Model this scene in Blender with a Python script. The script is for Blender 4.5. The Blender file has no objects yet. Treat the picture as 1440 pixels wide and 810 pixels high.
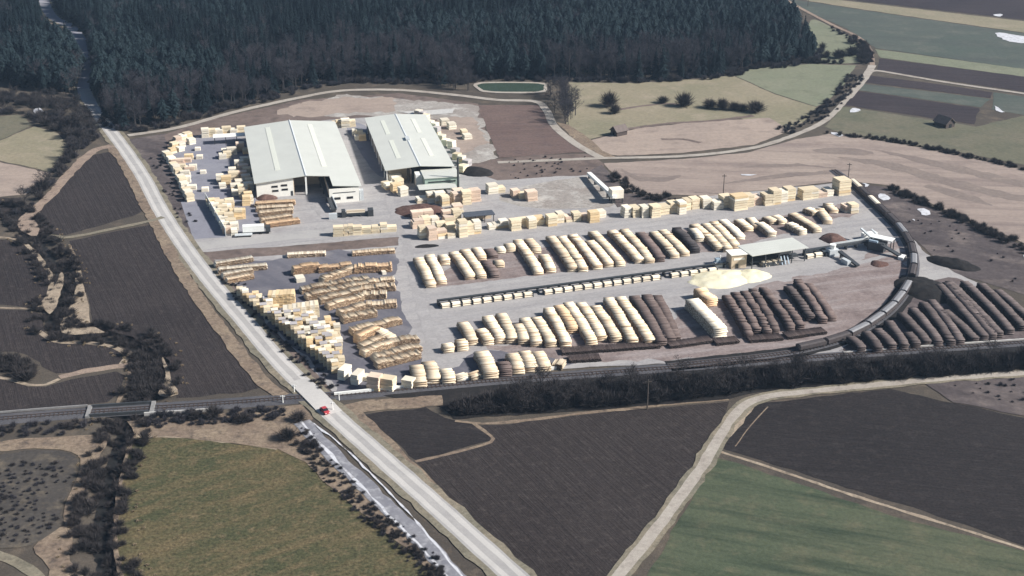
import bpy, math, random
import numpy as np
from mathutils import Vector, noise
from mathutils.geometry import tessellate_polygon

random.seed(7)
SC = bpy.context.scene
COL = SC.collection
R = math.radians

# ------------------------------------------------------------------ camera, sky, sun, exposure
CAM_H, FOC, PITCH = 190.0, 1900.0, math.atan2(805.0, 1900.0)
cd = bpy.data.cameras.new('camera'); cam = bpy.data.objects.new('camera', cd); COL.objects.link(cam)
cd.sensor_width = 36.0; cd.lens = 36.0 * FOC / 1440.0
cd.clip_start = 1.0; cd.clip_end = 20000.0
cam.location = (0, 0, CAM_H); cam.rotation_euler = (math.pi / 2 - PITCH, 0, 0)
SC.camera = cam

SUN_EL, SUN_AZ = R(35), R(-10)          # direction to the sun, azimuth measured from +X (picture right) towards +Y (away)
world = bpy.data.worlds.new('World'); SC.world = world; world.use_nodes = True
wn = world.node_tree
sky = wn.nodes.new('ShaderNodeTexSky'); sky.sky_type = 'NISHITA'; sky.sun_disc = False
sky.sun_elevation = SUN_EL; sky.sun_rotation = math.pi / 2 - SUN_AZ
sky.air_density = 1.0; sky.dust_density = 0.6
bg = wn.nodes['Background']; bg.inputs['Strength'].default_value = 0.05
wn.links.new(sky.outputs[0], bg.inputs['Color'])
sd = bpy.data.lights.new('sun', 'SUN'); sun = bpy.data.objects.new('sun', sd); COL.objects.link(sun)
sd.energy = 5.0; sd.angle = R(4.0); sd.color = (1.0, 0.955, 0.90)
sv = Vector((math.cos(SUN_EL) * math.cos(SUN_AZ), math.cos(SUN_EL) * math.sin(SUN_AZ), math.sin(SUN_EL)))
sun.rotation_euler = sv.to_track_quat('Z', 'Y').to_euler(); sun.location = (300, 300, 500)
vs = SC.view_settings
vs.view_transform = 'Standard'; vs.look = 'None'; vs.gamma = 1.0; vs.use_curve_mapping = False
vs.exposure = 0.74

# ------------------------------------------------------------------ geometry helpers
_cp, _sp = math.cos(PITCH), math.sin(PITCH)
def G(x, y, z=0.0):
    """ground point (at height z) where the photograph shows it"""
    u, v = x - 720.0, y - 405.0
    d = Vector((u, FOC * _cp - v * _sp, -FOC * _sp - v * _cp))
    d *= (z - CAM_H) / d.z
    return Vector((d.x, d.y, z))
def W(pts, z=0.0): return [G(p[0], p[1], z).to_2d() for p in pts]
def crop(ox, oy, s=6.0): return lambda x, y: (ox + x / s, oy + y / s)

def tag(o, label=None, cat=None, group=None, kind=None):
    if label: o['label'] = label
    if cat: o['category'] = cat
    if group: o['group'] = group
    if kind: o['kind'] = kind
    return o
def empty(name, loc, rz=0.0):
    o = bpy.data.objects.new(name, None); COL.objects.link(o)
    o.location = loc; o.rotation_euler = (0, 0, rz); o.empty_display_size = 1
    return o
def link(name, me, parent=None, loc=(0, 0, 0), rz=0.0, scale=None):
    o = bpy.data.objects.new(name, me); COL.objects.link(o)
    o.parent = parent; o.location = loc; o.rotation_euler = (0, 0, rz)
    if scale: o.scale = scale
    return o
def mesh(name, verts, faces, mat, smooth=False):
    me = bpy.data.meshes.new(name); me.from_pydata([tuple(v) for v in verts], [], faces)
    if isinstance(mat, (list, tuple)):
        for m in mat: me.materials.append(m)
    else: me.materials.append(mat)
    if smooth: me.polygons.foreach_set('use_smooth', [True] * len(me.polygons))
    me.update(); return me

class MB:
    """collects boxes, prisms and tubes into one mesh"""
    def __init__(s): s.v = []; s.f = []
    def box(s, x0, x1, y0, y1, z0, z1):
        b = len(s.v)
        s.v += [(x, y, z) for z in (z0, z1) for (x, y) in ((x0, y0), (x1, y0), (x1, y1), (x0, y1))]
        s.f += [tuple(b + i for i in q) for q in ((3, 2, 1, 0), (4, 5, 6, 7), (0, 1, 5, 4), (1, 2, 6, 5), (2, 3, 7, 6), (3, 0, 4, 7))]
        return s
    def bar(s, a, b, w, h):
        a, b = Vector(a), Vector(b); d = (b - a).normalized()
        side = d.cross(Vector((0, 0, 1)))
        if side.length < 1e-4: side = Vector((1, 0, 0))
        side.normalize(); up = side.cross(d).normalized(); n = len(s.v)
        for p in (a, b):
            for (i, j) in ((-1, -1), (1, -1), (1, 1), (-1, 1)): s.v.append(tuple(p + side * i * w / 2 + up * j * h / 2))
        s.f += [tuple(n + i for i in q) for q in ((0, 1, 2, 3), (7, 6, 5, 4), (0, 4, 5, 1), (1, 5, 6, 2), (2, 6, 7, 3), (3, 7, 4, 0))]
        return s
    def tube(s, a, b, ra, rb, n=6):
        a, b = Vector(a), Vector(b); d = (b - a).normalized()
        side = d.cross(Vector((0, 0, 1)) if abs(d.z) < .95 else Vector((1, 0, 0))).normalized(); up = side.cross(d); k = len(s.v)
        for p, r in ((a, ra), (b, rb)):
            for i in range(n):
                t = 2 * math.pi * i / n; s.v.append(tuple(p + side * math.cos(t) * r + up * math.sin(t) * r))
        for i in range(n): s.f.append((k + i, k + (i + 1) % n, k + n + (i + 1) % n, k + n + i))
        s.f.append(tuple(k + n + i for i in range(n))); s.f.append(tuple(k + n - 1 - i for i in range(n)))
        return s
    def prism(s, poly, y0, y1):
        """polygon in x,z pushed along y"""
        k = len(s.v); n = len(poly)
        s.v += [(x, y0, z) for x, z in poly] + [(x, y1, z) for x, z in poly]
        for i in range(n): s.f.append((k + i, k + (i + 1) % n, k + n + (i + 1) % n, k + n + i))
        s.f.append(tuple(k + n + i for i in range(n))); s.f.append(tuple(k + n - 1 - i for i in range(n)))
        return s
    def mesh(s, name, mat, smooth=False): return mesh(name, s.v, s.f, mat, smooth)
    def build(s, name, mat, parent=None, loc=(0, 0, 0), rz=0.0): return link(name, s.mesh(name, mat), parent, loc, rz)

def catmull(pts, closed=False, step=3.0):
    pts = [Vector(p) for p in pts]; n = len(pts); out = []
    rng = range(n) if closed else range(n - 1)
    for i in rng:
        p1, p2 = pts[i], pts[(i + 1) % n]
        p0 = pts[(i - 1) % n] if closed or i > 0 else p1 * 2 - p2
        p3 = pts[(i + 2) % n] if closed or i + 2 < n else p2 * 2 - p1
        k = max(2, int((p2 - p1).length / step))
        for j in range(k):
            t = j / k
            out.append(.5 * ((2 * p1) + (p2 - p0) * t + (2 * p0 - 5 * p1 + 4 * p2 - p3) * t * t + (3 * p1 - p0 - 3 * p2 + p3) * t ** 3))
    if not closed: out.append(pts[-1])
    return out
def dense(pts, step=3.0):
    out = []; n = len(pts)
    for i in range(n):
        a, b = Vector(pts[i]), Vector(pts[(i + 1) % n]); k = max(1, int((b - a).length / step))
        out += [a.lerp(b, j / k) for j in range(k)]
    return out
def wob(p, s, amp, seed=0.0):
    return amp * noise.noise(Vector((p[0] * s, p[1] * s, seed)))
_z = [0.02]
def nextz():
    _z[0] += 0.002; return _z[0]
def sheet(name, px, mat, smooth=False, jit=0.7, world_pts=False, kind='structure', label=None):
    pts = px if world_pts else W(px)
    pts = catmull(pts, True) if smooth else dense(pts)
    if jit: pts = [Vector((p.x + wob(p, .17, jit, 1.3) + wob(p, .6, jit * .5, 2.), p.y + wob(p, .17, jit * 1.3, 5.7) + wob(p, .6, jit * .6, 9.))) for p in pts]
    z = nextz()
    tris = tessellate_polygon([[Vector((p.x, p.y, 0)) for p in pts]])
    fs = []
    for t in tris:
        a, b, c = (pts[i] for i in t)
        fs.append(tuple(t) if (b - a).cross(c - a) > 0 else tuple(reversed(t)))
    o = link(name, mesh(name, [(p.x, p.y, z) for p in pts], fs, mat))
    return tag(o, label, None, None, kind)
def sweep(path, prof, closed=False):
    """profile [(offset, z)] pushed along a path of 2-D points"""
    v, f = [], []; n = len(path); m = len(prof(0.0, path[0]) if callable(prof) else prof)
    for i, p in enumerate(path):
        a = path[max(0, i - 1)]; b = path[min(n - 1, i + 1)]
        t = (b - a).normalized(); nr = Vector((-t.y, t.x))
        for (o, z) in (prof(i / (n - 1), p) if callable(prof) else prof):
            q = p + nr * o; v.append((q.x, q.y, z))
    for i in range(n - 1):
        for j in range(m - 1 + (1 if closed else 0)):
            k = (j + 1) % m
            f.append((i * m + j, (i + 1) * m + j, (i + 1) * m + k, i * m + k)[::-1])
    if closed: f.append(tuple(range(m))); f.append(tuple(reversed(range((n - 1) * m, n * m))))
    return v, f
def ribbon(name, px, width, mat, jit=0.35, world_pts=False, kind='structure', w_end=None, step=3.0):
    path = catmull(px if world_pts else W(px), False, step); z = nextz()
    def prof(t, p):
        w = width if w_end is None else width + (w_end - width) * t
        return [(-w / 2 + wob(p, .2, jit, 3.) + wob(p, .7, jit * .6, 4.), z), (w / 2 + wob(p, .2, jit, 8.) + wob(p, .7, jit * .6, 6.), z)]
    v, f = sweep(path, prof)
    return tag(link(name, mesh(name, v, f, mat)), None, None, None, kind)
def inside(p, poly):
    x, y = p[0], p[1]; c = False; j = len(poly) - 1
    for i in range(len(poly)):
        a, b = poly[i], poly[j]
        if (a[1] > y) != (b[1] > y) and x < (b[0] - a[0]) * (y - a[1]) / (b[1] - a[1]) + a[0]: c = not c
        j = i
    return c
def seg_dist(p, path):
    best = 1e9
    for i in range(len(path) - 1):
        a, b = path[i], path[i + 1]; d = b - a; L = d.length_squared
        t = 0 if L == 0 else max(0, min(1, (p - a).dot(d) / L)); best = min(best, (p - (a + d * t)).length)
    return best
def scatter_pts(poly, sp, seed=1, jit=.45):
    rg = random.Random(seed); xs = [p[0] for p in poly]; ys = [p[1] for p in poly]; out = []
    y = min(ys); row = 0
    while y < max(ys):
        x = min(xs) + (sp / 2 if row % 2 else 0)
        while x < max(xs):
            q = Vector((x + rg.uniform(-jit, jit) * sp, y + rg.uniform(-jit, jit) * sp))
            if inside(q, poly): out.append(q)
            x += sp
        y += sp * .87; row += 1
    return out

# ------------------------------------------------------------------ materials
def new_mat(name):
    m = bpy.data.materials.new(name); m.use_nodes = True; nt = m.node_tree
    return m, nt, nt.nodes['Principled BSDF']
def ND(nt, t, **kw):
    n = nt.nodes.new(t)
    for k, v in kw.items():
        if k in n.inputs: n.inputs[k].default_value = v
        else: setattr(n, k, v)
    return n
def c4(c): return (c[0], c[1], c[2], 1.0)
def mixc(nt, fac, a, b, blend='MIX'):
    n = nt.nodes.new('ShaderNodeMix'); n.data_type = 'RGBA'; n.blend_type = blend
    for sock, val in ((n.inputs[0], fac), (n.inputs[6], a), (n.inputs[7], b)):
        if hasattr(val, 'is_linked'): nt.links.new(val, sock)
        else: sock.default_value = val if isinstance(val, float) else c4(val)
    return n.outputs[2]
def ramp(nt, src, lo, hi):
    n = nt.nodes.new('ShaderNodeMapRange'); n.inputs[1].default_value = lo; n.inputs[2].default_value = hi
    nt.links.new(src, n.inputs[0]); return n.outputs[0]
def gnoise(nt, vec, scale, detail=4.0, rough=.55, dist=0.0):
    n = ND(nt, 'ShaderNodeTexNoise', Scale=scale, Detail=detail, Roughness=rough, Distortion=dist)
    nt.links.new(vec, n.inputs['Vector']); return n.outputs['Fac']
def posvec(nt, ang=None, stretch=1.0):
    g = nt.nodes.new('ShaderNodeNewGeometry'); v = g.outputs['Position']
    if ang is not None:
        mp = nt.nodes.new('ShaderNodeMapping'); mp.vector_type = 'TEXTURE'; mp.inputs['Rotation'].default_value = (0, 0, ang)
        mp.inputs['Scale'].default_value = (stretch, 1, 1); nt.links.new(v, mp.inputs['Vector']); v = mp.outputs[0]
    return v
def ground_mat(name, a, b, c=None, big=.03, mid=.25, fine=1.6, furrow=None, bump=.35, streak=None, fine_amt=.35):
    """earth, grass, gravel: two or three soil colours in patches, clods or tufts, optional furrows (angle, spacing, depth)"""
    m, nt, bs = new_mat(name); p = posvec(nt)
    col = mixc(nt, ramp(nt, gnoise(nt, p, big, 5, .6, .4), .35, .65), a, b)
    if c is not None: col = mixc(nt, ramp(nt, gnoise(nt, p, mid, 4, .65), .5, .72), col, c)
    if streak:
        q = posvec(nt, streak[0], streak[1]); sn = gnoise(nt, q, streak[2], 4, .6)
        col = mixc(nt, ramp(nt, sn, .45, .75), col, streak[3])
    f1 = gnoise(nt, p, fine, 3, .7); f2 = gnoise(nt, p, mid, 3, .6)
    col = mixc(nt, ramp(nt, f1, .3, .7), mixc(nt, fine_amt, col, (0.0, 0.0, 0.0), 'MIX'), col)
    h = f1
    if furrow:
        q = posvec(nt, furrow[0], 22.0); fn = gnoise(nt, q, 1.0 / furrow[1], 3, .7)
        fr_ = ramp(nt, fn, .38, .68)
        mm = nt.nodes.new('ShaderNodeMath'); mm.operation = 'MULTIPLY'; nt.links.new(fr_, mm.inputs[0]); mm.inputs[1].default_value = 1.0
        ml = nt.nodes.new('ShaderNodeMath'); ml.operation = 'MULTIPLY'; nt.links.new(fr_, ml.inputs[0]); ml.inputs[1].default_value = furrow[2] * 1.6
        col = mixc(nt, ml.outputs[0], col, tuple(x * 1.9 for x in a))
        ad = nt.nodes.new('ShaderNodeMath'); nt.links.new(f1, ad.inputs[0]); nt.links.new(mm.outputs[0], ad.inputs[1]); h = ad.outputs[0]
    nt.links.new(col, bs.inputs['Base Color']); bs.inputs['Roughness'].default_value = .95
    bs.inputs['Specular IOR Level'].default_value = .15
    bp = nt.nodes.new('ShaderNodeBump'); bp.inputs['Strength'].default_value = bump; bp.inputs['Distance'].default_value = .35
    nt.links.new(h, bp.inputs['Height']); nt.links.new(bp.outputs[0], bs.inputs['Normal'])
    return m
def plain(name, col, rough=.7, var=.15, scale=.8, metal=0.0, spec=.3):
    m, nt, bs = new_mat(name)
    tc = nt.nodes.new('ShaderNodeTexCoord'); n1 = gnoise(nt, tc.outputs['Object'], scale, 5, .65)
    c = mixc(nt, ramp(nt, n1, .3, .7), tuple(x * (1 - var) for x in col), tuple(min(1, x * (1 + var * .5)) for x in col))
    nt.links.new(c, bs.inputs['Base Color']); bs.inputs['Roughness'].default_value = rough
    bs.inputs['Metallic'].default_value = metal; bs.inputs['Specular IOR Level'].default_value = spec
    return m
def wood_mat(name, a, b, c, isl=.8, rough=.8):
    """round or sawn wood: each log or board takes its own tone, patches of bark or weathering on top"""
    m, nt, bs = new_mat(name)
    g = nt.nodes.new('ShaderNodeNewGeometry'); oi = nt.nodes.new('ShaderNodeObjectInfo')
    pw = nt.nodes.new('ShaderNodeMath'); pw.operation = 'POWER'; nt.links.new(g.outputs['Random Per Island'], pw.inputs[0]); pw.inputs[1].default_value = 2.2
    col = mixc(nt, pw.outputs[0], a, b)
    n1 = gnoise(nt, g.outputs['Position'], .35, 4, .65)
    col = mixc(nt, ramp(nt, n1, .52, .75), col, c)
    hv = nt.nodes.new('ShaderNodeHueSaturation'); hv.inputs['Saturation'].default_value = 1.0
    nt.links.new(ramp(nt, oi.outputs['Random'], -1.2, 1.6), hv.inputs['Value'])
    mr = nt.nodes.new('ShaderNodeMapRange'); mr.inputs[3].default_value = .82; mr.inputs[4].default_value = 1.14
    nt.links.new(oi.outputs['Random'], mr.inputs[0]); nt.links.new(mr.outputs[0], hv.inputs['Value'])
    nt.links.new(col, hv.inputs['Color']); nt.links.new(hv.outputs[0], bs.inputs['Base Color'])
    bs.inputs['Roughness'].default_value = rough; bs.inputs['Specular IOR Level'].default_value = .2
    return m
def leaf_mat(name, a, b):
    m, nt, bs = new_mat(name); oi = nt.nodes.new('ShaderNodeObjectInfo'); g = nt.nodes.new('ShaderNodeNewGeometry')
    col = mixc(nt, oi.outputs['Random'], a, b)
    col = mixc(nt, ramp(nt, g.outputs['Random Per Island'], 0, 1), mixc(nt, .45, col, (0, 0, 0)), col)
    nt.links.new(col, bs.inputs['Base Color']); bs.inputs['Roughness'].default_value = .9; bs.inputs['Specular IOR Level'].default_value = .1
    return m
def roof_mat(name, col, ang, var=.1):
    m, nt, bs = new_mat(name); tc = nt.nodes.new('ShaderNodeTexCoord')
    n1 = gnoise(nt, tc.outputs['Object'], .12, 5, .65); n2 = gnoise(nt, tc.outputs['Object'], 1.2, 3, .6)
    c = mixc(nt, ramp(nt, n1, .35, .7), col, tuple(x * (1 - var) for x in col))
    c = mixc(nt, ramp(nt, n2, .55, .8), c, tuple(x * (1 - var * .8) for x in col))
    w = ND(nt, 'ShaderNodeTexWave', Scale=.16); w.bands_direction = 'Y'; nt.links.new(tc.outputs['Object'], w.inputs['Vector'])
    c = mixc(nt, ramp(nt, w.outputs['Fac'], .93, 1.0), c, tuple(x * .86 for x in col))
    nt.links.new(c, bs.inputs['Base Color']); bs.inputs['Roughness'].default_value = .55
    return m

M = {}
ROWANG = R(19)                                  # direction of the yard's long rows
M['base'] = ground_mat('ground_litter', (.075, .064, .054), (.10, .085, .068), (.15, .12, .092), big=.02, mid=.12)
M['tan'] = ground_mat('dry_grass', (.30, .235, .17), (.22, .165, .125), (.12, .095, .08), big=.08, mid=.3, fine=.9, fine_amt=.45)
M['tanpale'] = ground_mat('dry_grass_pale', (.40, .33, .25), (.30, .24, .18), (.17, .14, .11), big=.08, mid=.3, fine=.9, fine_amt=.35)
M['verge'] = ground_mat('verge_grass', (.20, .185, .14), (.27, .23, .17), (.12, .11, .085), big=.06, mid=.2, fine=1.0)
M['plough'] = ground_mat('ploughed_earth', (.036, .029, .028), (.048, .040, .038), (.070, .058, .054), big=.02, mid=.35, fine=1.3, furrow=(R(-62), 1.6, .07), fine_amt=.6, bump=.4)
M['plough_left'] = ground_mat('ploughed_earth_left', (.035, .029, .029), (.050, .041, .040), (.070, .057, .054), big=.02, mid=.35, fine=1.3, furrow=(R(-65), 1.5, .08), fine_amt=.6, bump=.4)
M['plough_cold'] = ground_mat('ploughed_earth_dark', (.025, .0215, .022), (.034, .029, .029), (.048, .041, .040), big=.018, mid=.3, fine=1.3, furrow=(R(-12), 1.6, .06), fine_amt=.6, bump=.4)
M['plough_red'] = ground_mat('ploughed_earth_red', (.13, .090, .080), (.16, .115, .10), (.11, .08, .075), big=.03, mid=.1, fine=.7, furrow=(R(5), 2.0, .12))
M['plough_far'] = ground_mat('ploughed_earth_far', (.036, .029, .033), (.05, .04, .042), None, big=.02, fine=.5, furrow=(R(-10), 2.5, .15))
M['green'] = ground_mat('winter_crop', (.075, .095, .058), (.098, .108, .068), (.135, .13, .082), big=.012, mid=.12, fine=.9, streak=(R(-18), 9.0, .25, (.036, .052, .034)), fine_amt=.3)
M['green_far'] = ground_mat('winter_crop_far', (.175, .19, .13), (.205, .21, .15), (.15, .16, .11), big=.03, mid=.1, fine=.5, fine_amt=.2)
M['greygreen'] = ground_mat('grey_grass', (.075, .092, .078), (.095, .105, .090), (.12, .125, .105), big=.012, mid=.06, fine=.4, streak=(R(-14), 8.0, .08, (.07, .078, .072)), fine_amt=.2)
M['olive'] = ground_mat('olive_meadow', (.130, .114, .060), (.078, .086, .044), (.20, .155, .088), big=.02, mid=.3, fine=1.1, fine_amt=.7, streak=(R(35), 5.0, .2, (.20, .15, .082)))
M['olive_dark'] = ground_mat('olive_meadow_dark', (.125, .125, .085), (.16, .145, .105), (.10, .105, .075), big=.02, mid=.07, fine=.5, fine_amt=.25)
M['meadow'] = ground_mat('dry_meadow', (.27, .235, .165), (.215, .20, .135), (.31, .265, .195), big=.018, mid=.06, fine=.5, fine_amt=.25)
M['pink'] = ground_mat('pale_stubble', (.325, .265, .225), (.28, .225, .195), (.22, .175, .155), big=.012, mid=.05, fine=.5, streak=(R(-6), 14.0, .13, (.185, .148, .135)), furrow=(R(-6), 6.0, .06), fine_amt=.2)
M['pinkfar'] = ground_mat('pale_stubble_far', (.34, .275, .23), (.29, .235, .20), (.23, .185, .16), big=.02, mid=.08, fine=.5, furrow=(R(8), 5.0, .05), fine_amt=.2)
M['scrub'] = ground_mat('scrub_ground', (.090, .075, .075), (.12, .10, .098), (.20, .165, .15), big=.02, mid=.07, fine=.5, streak=(R(-30), 5.0, .12, (.06, .05, .052)))
M['scrub_brown'] = ground_mat('scrub_brown', (.15, .115, .10), (.20, .155, .135), (.09, .072, .068), big=.05, mid=.15, fine=.6)
M['litter_rough'] = ground_mat('rough_litter', (.062, .056, .052), (.088, .078, .068), (.15, .125, .095), big=.05, mid=.16, fine=.8)
M['rubble'] = ground_mat('rubble_ground', (.38, .355, .325), (.28, .245, .22), (.52, .50, .465), big=.03, mid=.12, fine=.6)
M['yard'] = ground_mat('yard_gravel', (.345, .33, .325), (.385, .37, .36), (.285, .268, .265), big=.02, mid=.09, fine=.8, streak=(ROWANG, 12.0, .22, (.27, .26, .265)), fine_amt=.2, bump=.15)
M['yard_wet'] = ground_mat('wet_asphalt', (.115, .112, .135), (.15, .146, .165), (.21, .20, .21), big=.02, mid=.06, fine=.8, streak=(R(-45), 8.0, .2, (.10, .10, .12)), fine_amt=.15, bump=.1)
M['yard_bark'] = ground_mat('bark_litter', (.27, .22, .205), (.22, .175, .165), (.15, .115, .108), big=.04, mid=.13, fine=.8, streak=(ROWANG, 8.0, .25, (.33, .29, .28)), fine_amt=.3)
M['bark_dark'] = ground_mat('bark_litter_dark', (.105, .085, .085), (.14, .112, .108), (.18, .15, .145), big=.08, mid=.2, fine=1.0)
M['lot'] = ground_mat('asphalt_lot', (.20, .20, .235), (.24, .24, .27), (.17, .17, .20), big=.03, mid=.1, fine=.9, fine_amt=.12, bump=.05)
M['road'] = ground_mat('road_asphalt', (.34, .33, .32), (.38, .365, .35), (.29, .28, .275), big=.05, mid=.09, fine=1.0, fine_amt=.1, bump=.05)
M['lane'] = ground_mat('worn_gravel', (.30, .288, .285), (.335, .32, .315), (.37, .355, .35), big=.04, mid=.12, fine=.9, fine_amt=.18, bump=.1)
M['road_worn'] = ground_mat('road_worn', (.45, .435, .415), (.50, .48, .455), (.42, .405, .385), big=.05, mid=.09, fine=1.0, fine_amt=.08, bump=.05)
M['roaddark'] = ground_mat('road_asphalt_dark', (.24, .24, .275), (.29, .285, .31), None, big=.05, fine=1.0, fine_amt=.1, bump=.05)  # darker, bluer asphalt tone for the forest stretch
M['track'] = ground_mat('dirt_track', (.40, .365, .32), (.34, .305, .265), (.27, .235, .205), big=.05, mid=.2, fine=.9, fine_amt=.2)
M['tracktan'] = ground_mat('earth_track', (.34, .265, .21), (.28, .215, .17), (.20, .15, .125), big=.06, mid=.2, fine=.9)
M['snow'] = ground_mat('old_snow', (.58, .59, .62), (.50, .51, .54), (.26, .25, .26), big=.15, mid=.5, fine=1.5, fine_amt=.08, bump=.1)
M['ice'] = ground_mat('ditch_ice', (.17, .172, .195), (.23, .23, .25), (.36, .36, .375), big=.1, mid=.35, fine=1.0, fine_amt=.15, bump=.1)
M['ballast'] = ground_mat('track_ballast', (.08, .08, .09), (.11, .107, .115), (.065, .063, .07), big=.06, mid=.3, fine=1.5, fine_amt=.25)
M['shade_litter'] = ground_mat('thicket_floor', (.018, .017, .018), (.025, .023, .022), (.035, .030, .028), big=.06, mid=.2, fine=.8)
M['pond'] = plain('pond_water', (.05, .075, .055), .2, .15, .1, spec=.5)
M['stream'] = plain('stream_water', (.022, .022, .022), .6, .2, .2, spec=.1)

M['log_fresh'] = wood_mat('peeled_logs', (.76, .65, .49), (.40, .29, .19), (.62, .47, .32))
M['log_white'] = wood_mat('pale_logs', (.80, .73, .60), (.52, .43, .32), (.72, .60, .45))
M['log_orange'] = wood_mat('fresh_cut_logs', (.76, .57, .37), (.66, .46, .29), (.46, .27, .17))
M['log_brown'] = wood_mat('bark_logs', (.115, .085, .077), (.19, .148, .134), (.085, .062, .057))
M['log_grey'] = wood_mat('weathered_logs', (.088, .070, .067), (.15, .122, .116), (.065, .051, .049))
M['log_dark'] = wood_mat('dark_logs', (.055, .05, .052), (.08, .07, .07), (.04, .036, .038))
M['end_fresh'] = wood_mat('shaded_log_ends', (.28, .19, .125), (.16, .105, .068), (.13, .085, .055))  # brown end grain, darkened further to carry shade on the pile sides
M['end_bark'] = wood_mat('weathered_shaded_log_ends', (.045, .036, .032), (.026, .021, .02), (.022, .018, .017))  # near-black ends: shade between the bark piles put into the colour
for k_ in ('log_fresh', 'log_white', 'log_orange'): M[k_]['wood'] = 'fresh'
for k_ in ('log_brown', 'log_grey', 'log_dark'): M[k_]['wood'] = 'bark'
M['lumber'] = wood_mat('sawn_timber', (.75, .66, .49), (.68, .57, .40), (.66, .53, .37))
M['lumber_pale'] = wood_mat('sawn_timber_pale', (.80, .75, .64), (.74, .67, .54), (.72, .64, .51))
M['lumber_gold'] = wood_mat('sawn_timber_golden', (.74, .57, .34), (.70, .53, .32), (.78, .63, .43))
M['lumber_red'] = wood_mat('sawn_timber_reddish', (.64, .49, .38), (.70, .57, .45), (.56, .42, .33))
M['lumber_grey'] = wood_mat('weathered_boards', (.36, .34, .35), (.45, .42, .40), (.55, .50, .45))
M['sawdust'] = ground_mat('sawdust', (.74, .69, .50), (.68, .62, .44), (.78, .74, .58), big=.06, mid=.2, fine=.9, fine_amt=.06)
M['barkheap'] = ground_mat('bark_mulch', (.10, .055, .047), (.135, .08, .066), (.17, .105, .088), big=.06, mid=.3, fine=1.2)
M['roof_mint'] = roof_mat('pale_green_sheeting', (.56, .57, .52), 0)
M['skylight'] = plain('skylight_sheet', (.68, .69, .60), .4, .08)
M['wall_white'] = plain('white_render', (.82, .80, .73), .8, .1)
M['wall_tan'] = plain('tan_boards', (.52, .42, .31), .8, .15)
M['wall_mint'] = plain('mint_panels', (.33, .42, .36), .6, .1)
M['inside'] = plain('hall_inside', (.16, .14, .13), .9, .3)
M['steel'] = plain('dark_steel', (.06, .065, .07), .5, .25, metal=.2)
M['steel_light'] = plain('pale_steel', (.50, .53, .54), .5, .15)
M['steel_blue'] = plain('blue_grey_steel', (.30, .38, .45), .5, .15)
M['white'] = plain('white_paint', (.82, .82, .78), .6, .08)
M['glass'] = plain('dark_glass', (.02, .022, .025), .15, .2, spec=.6)
M['darkroof'] = plain('dark_roof_felt', (.075, .085, .105), .7, .2)
M['concrete'] = plain('concrete', (.46, .45, .43), .9, .18)
M['concrete_old'] = plain('stained_concrete', (.24, .235, .23), .9, .25)
M['iron'] = plain('rail_iron', (.12, .09, .08), .5, .3, metal=.4)
M['sleeper'] = plain('sleeper_wood', (.07, .055, .05), .9, .3)
M['wagon'] = plain('wagon_brown', (.065, .055, .055), .7, .3)
M['wagon_grey'] = plain('wagon_grey', (.22, .22, .23), .7, .2)
M['red'] = plain('red_car_paint', (.42, .05, .06), .3, .05, spec=.5)
M['tyre'] = plain('tyre_rubber', (.02, .02, .02), .9, .2)
M['pole'] = plain('pole_wood', (.09, .075, .065), .9, .2)
M['barnroof'] = plain('barn_shingles', (.14, .115, .105), .9, .25)
M['barnwall'] = plain('barn_boards', (.07, .055, .05), .9, .25)
M['trunk'] = plain('tree_bark', (.045, .041, .042), .95, .3)
M['needles'] = leaf_mat('spruce_needles', (.0045, .0095, .0125), (.0095, .018, .021))
M['needles_pale'] = leaf_mat('pine_needles', (.011, .021, .025), (.019, .031, .035))
M['twigs'] = leaf_mat('bare_twigs', (.045, .044, .054), (.072, .068, .078))
M['twigs_dark'] = leaf_mat('dark_twigs', (.044, .041, .043), (.070, .062, .062))
M['reeds'] = leaf_mat('dry_reeds', (.36, .29, .20), (.28, .22, .15))

# ------------------------------------------------------------------ ground sheet with the stream bed sunk into it
ROAD_PX = [(40, -70), (58, -10), (72, 22), (100, 38), (115, 60), (122, 90), (118, 125), (131, 152), (154, 182), (178, 214), (203, 252), (224, 292), (252, 336),
           (290, 388), (338, 445), (385, 500), (430, 546), (472, 587), (540, 647), (600, 700), (662, 756), (724, 812), (800, 882)]
ROAD = catmull(W(ROAD_PX), False, 4.0)
STREAM_PX = [(-60, 285), (10, 296), (40, 318), (62, 350), (84, 380), (88, 410), (72, 445), (85, 466), (135, 470), (186, 481), (212, 502), (220, 530),
             (205, 558), (178, 584), (172, 610), (160, 650), (148, 700), (142, 760), (152, 812), (175, 880)]
STREAM = catmull(W(STREAM_PX), False, 6.0)
def ground_height(x, y):
    d = seg_dist(Vector((x, y)), STREAM) if (-330 < x < 10 and 230 < y < 620) else 1e9
    return -1.9 * max(0.0, 1 - (d / 6.0) ** 2) if d < 6 else 0.0
xs = list(np.r_[-6000, -3000, -1500, -800, -500, np.arange(-320, 0, 4.0), np.arange(0, 400, 40.0), 450, 800, 1500, 3000, 6000])
ys = list(np.r_[-3000, -800, -200, 100, np.arange(240, 620, 4.0), np.arange(640, 1500, 60.0), 2000, 4000, 9000])
gv = [(x, y, ground_height(x, y)) for y in ys for x in xs]; nx = len(xs)
gf = [(j * nx + i, j * nx + i + 1, (j + 1) * nx + i + 1, (j + 1) * nx + i) for j in range(len(ys) - 1) for i in range(nx - 1)]
tag(link('ground', mesh('ground', gv, gf, M['base'], True)), 'dark earth and leaf litter between the fields', None, None, 'structure')
vv, ff = sweep(STREAM, [(-2.2, -1.45), (2.2, -1.45)]); tag(link('stream', mesh('stream', vv, ff, M['stream'])), None, None, None, 'structure')

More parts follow.
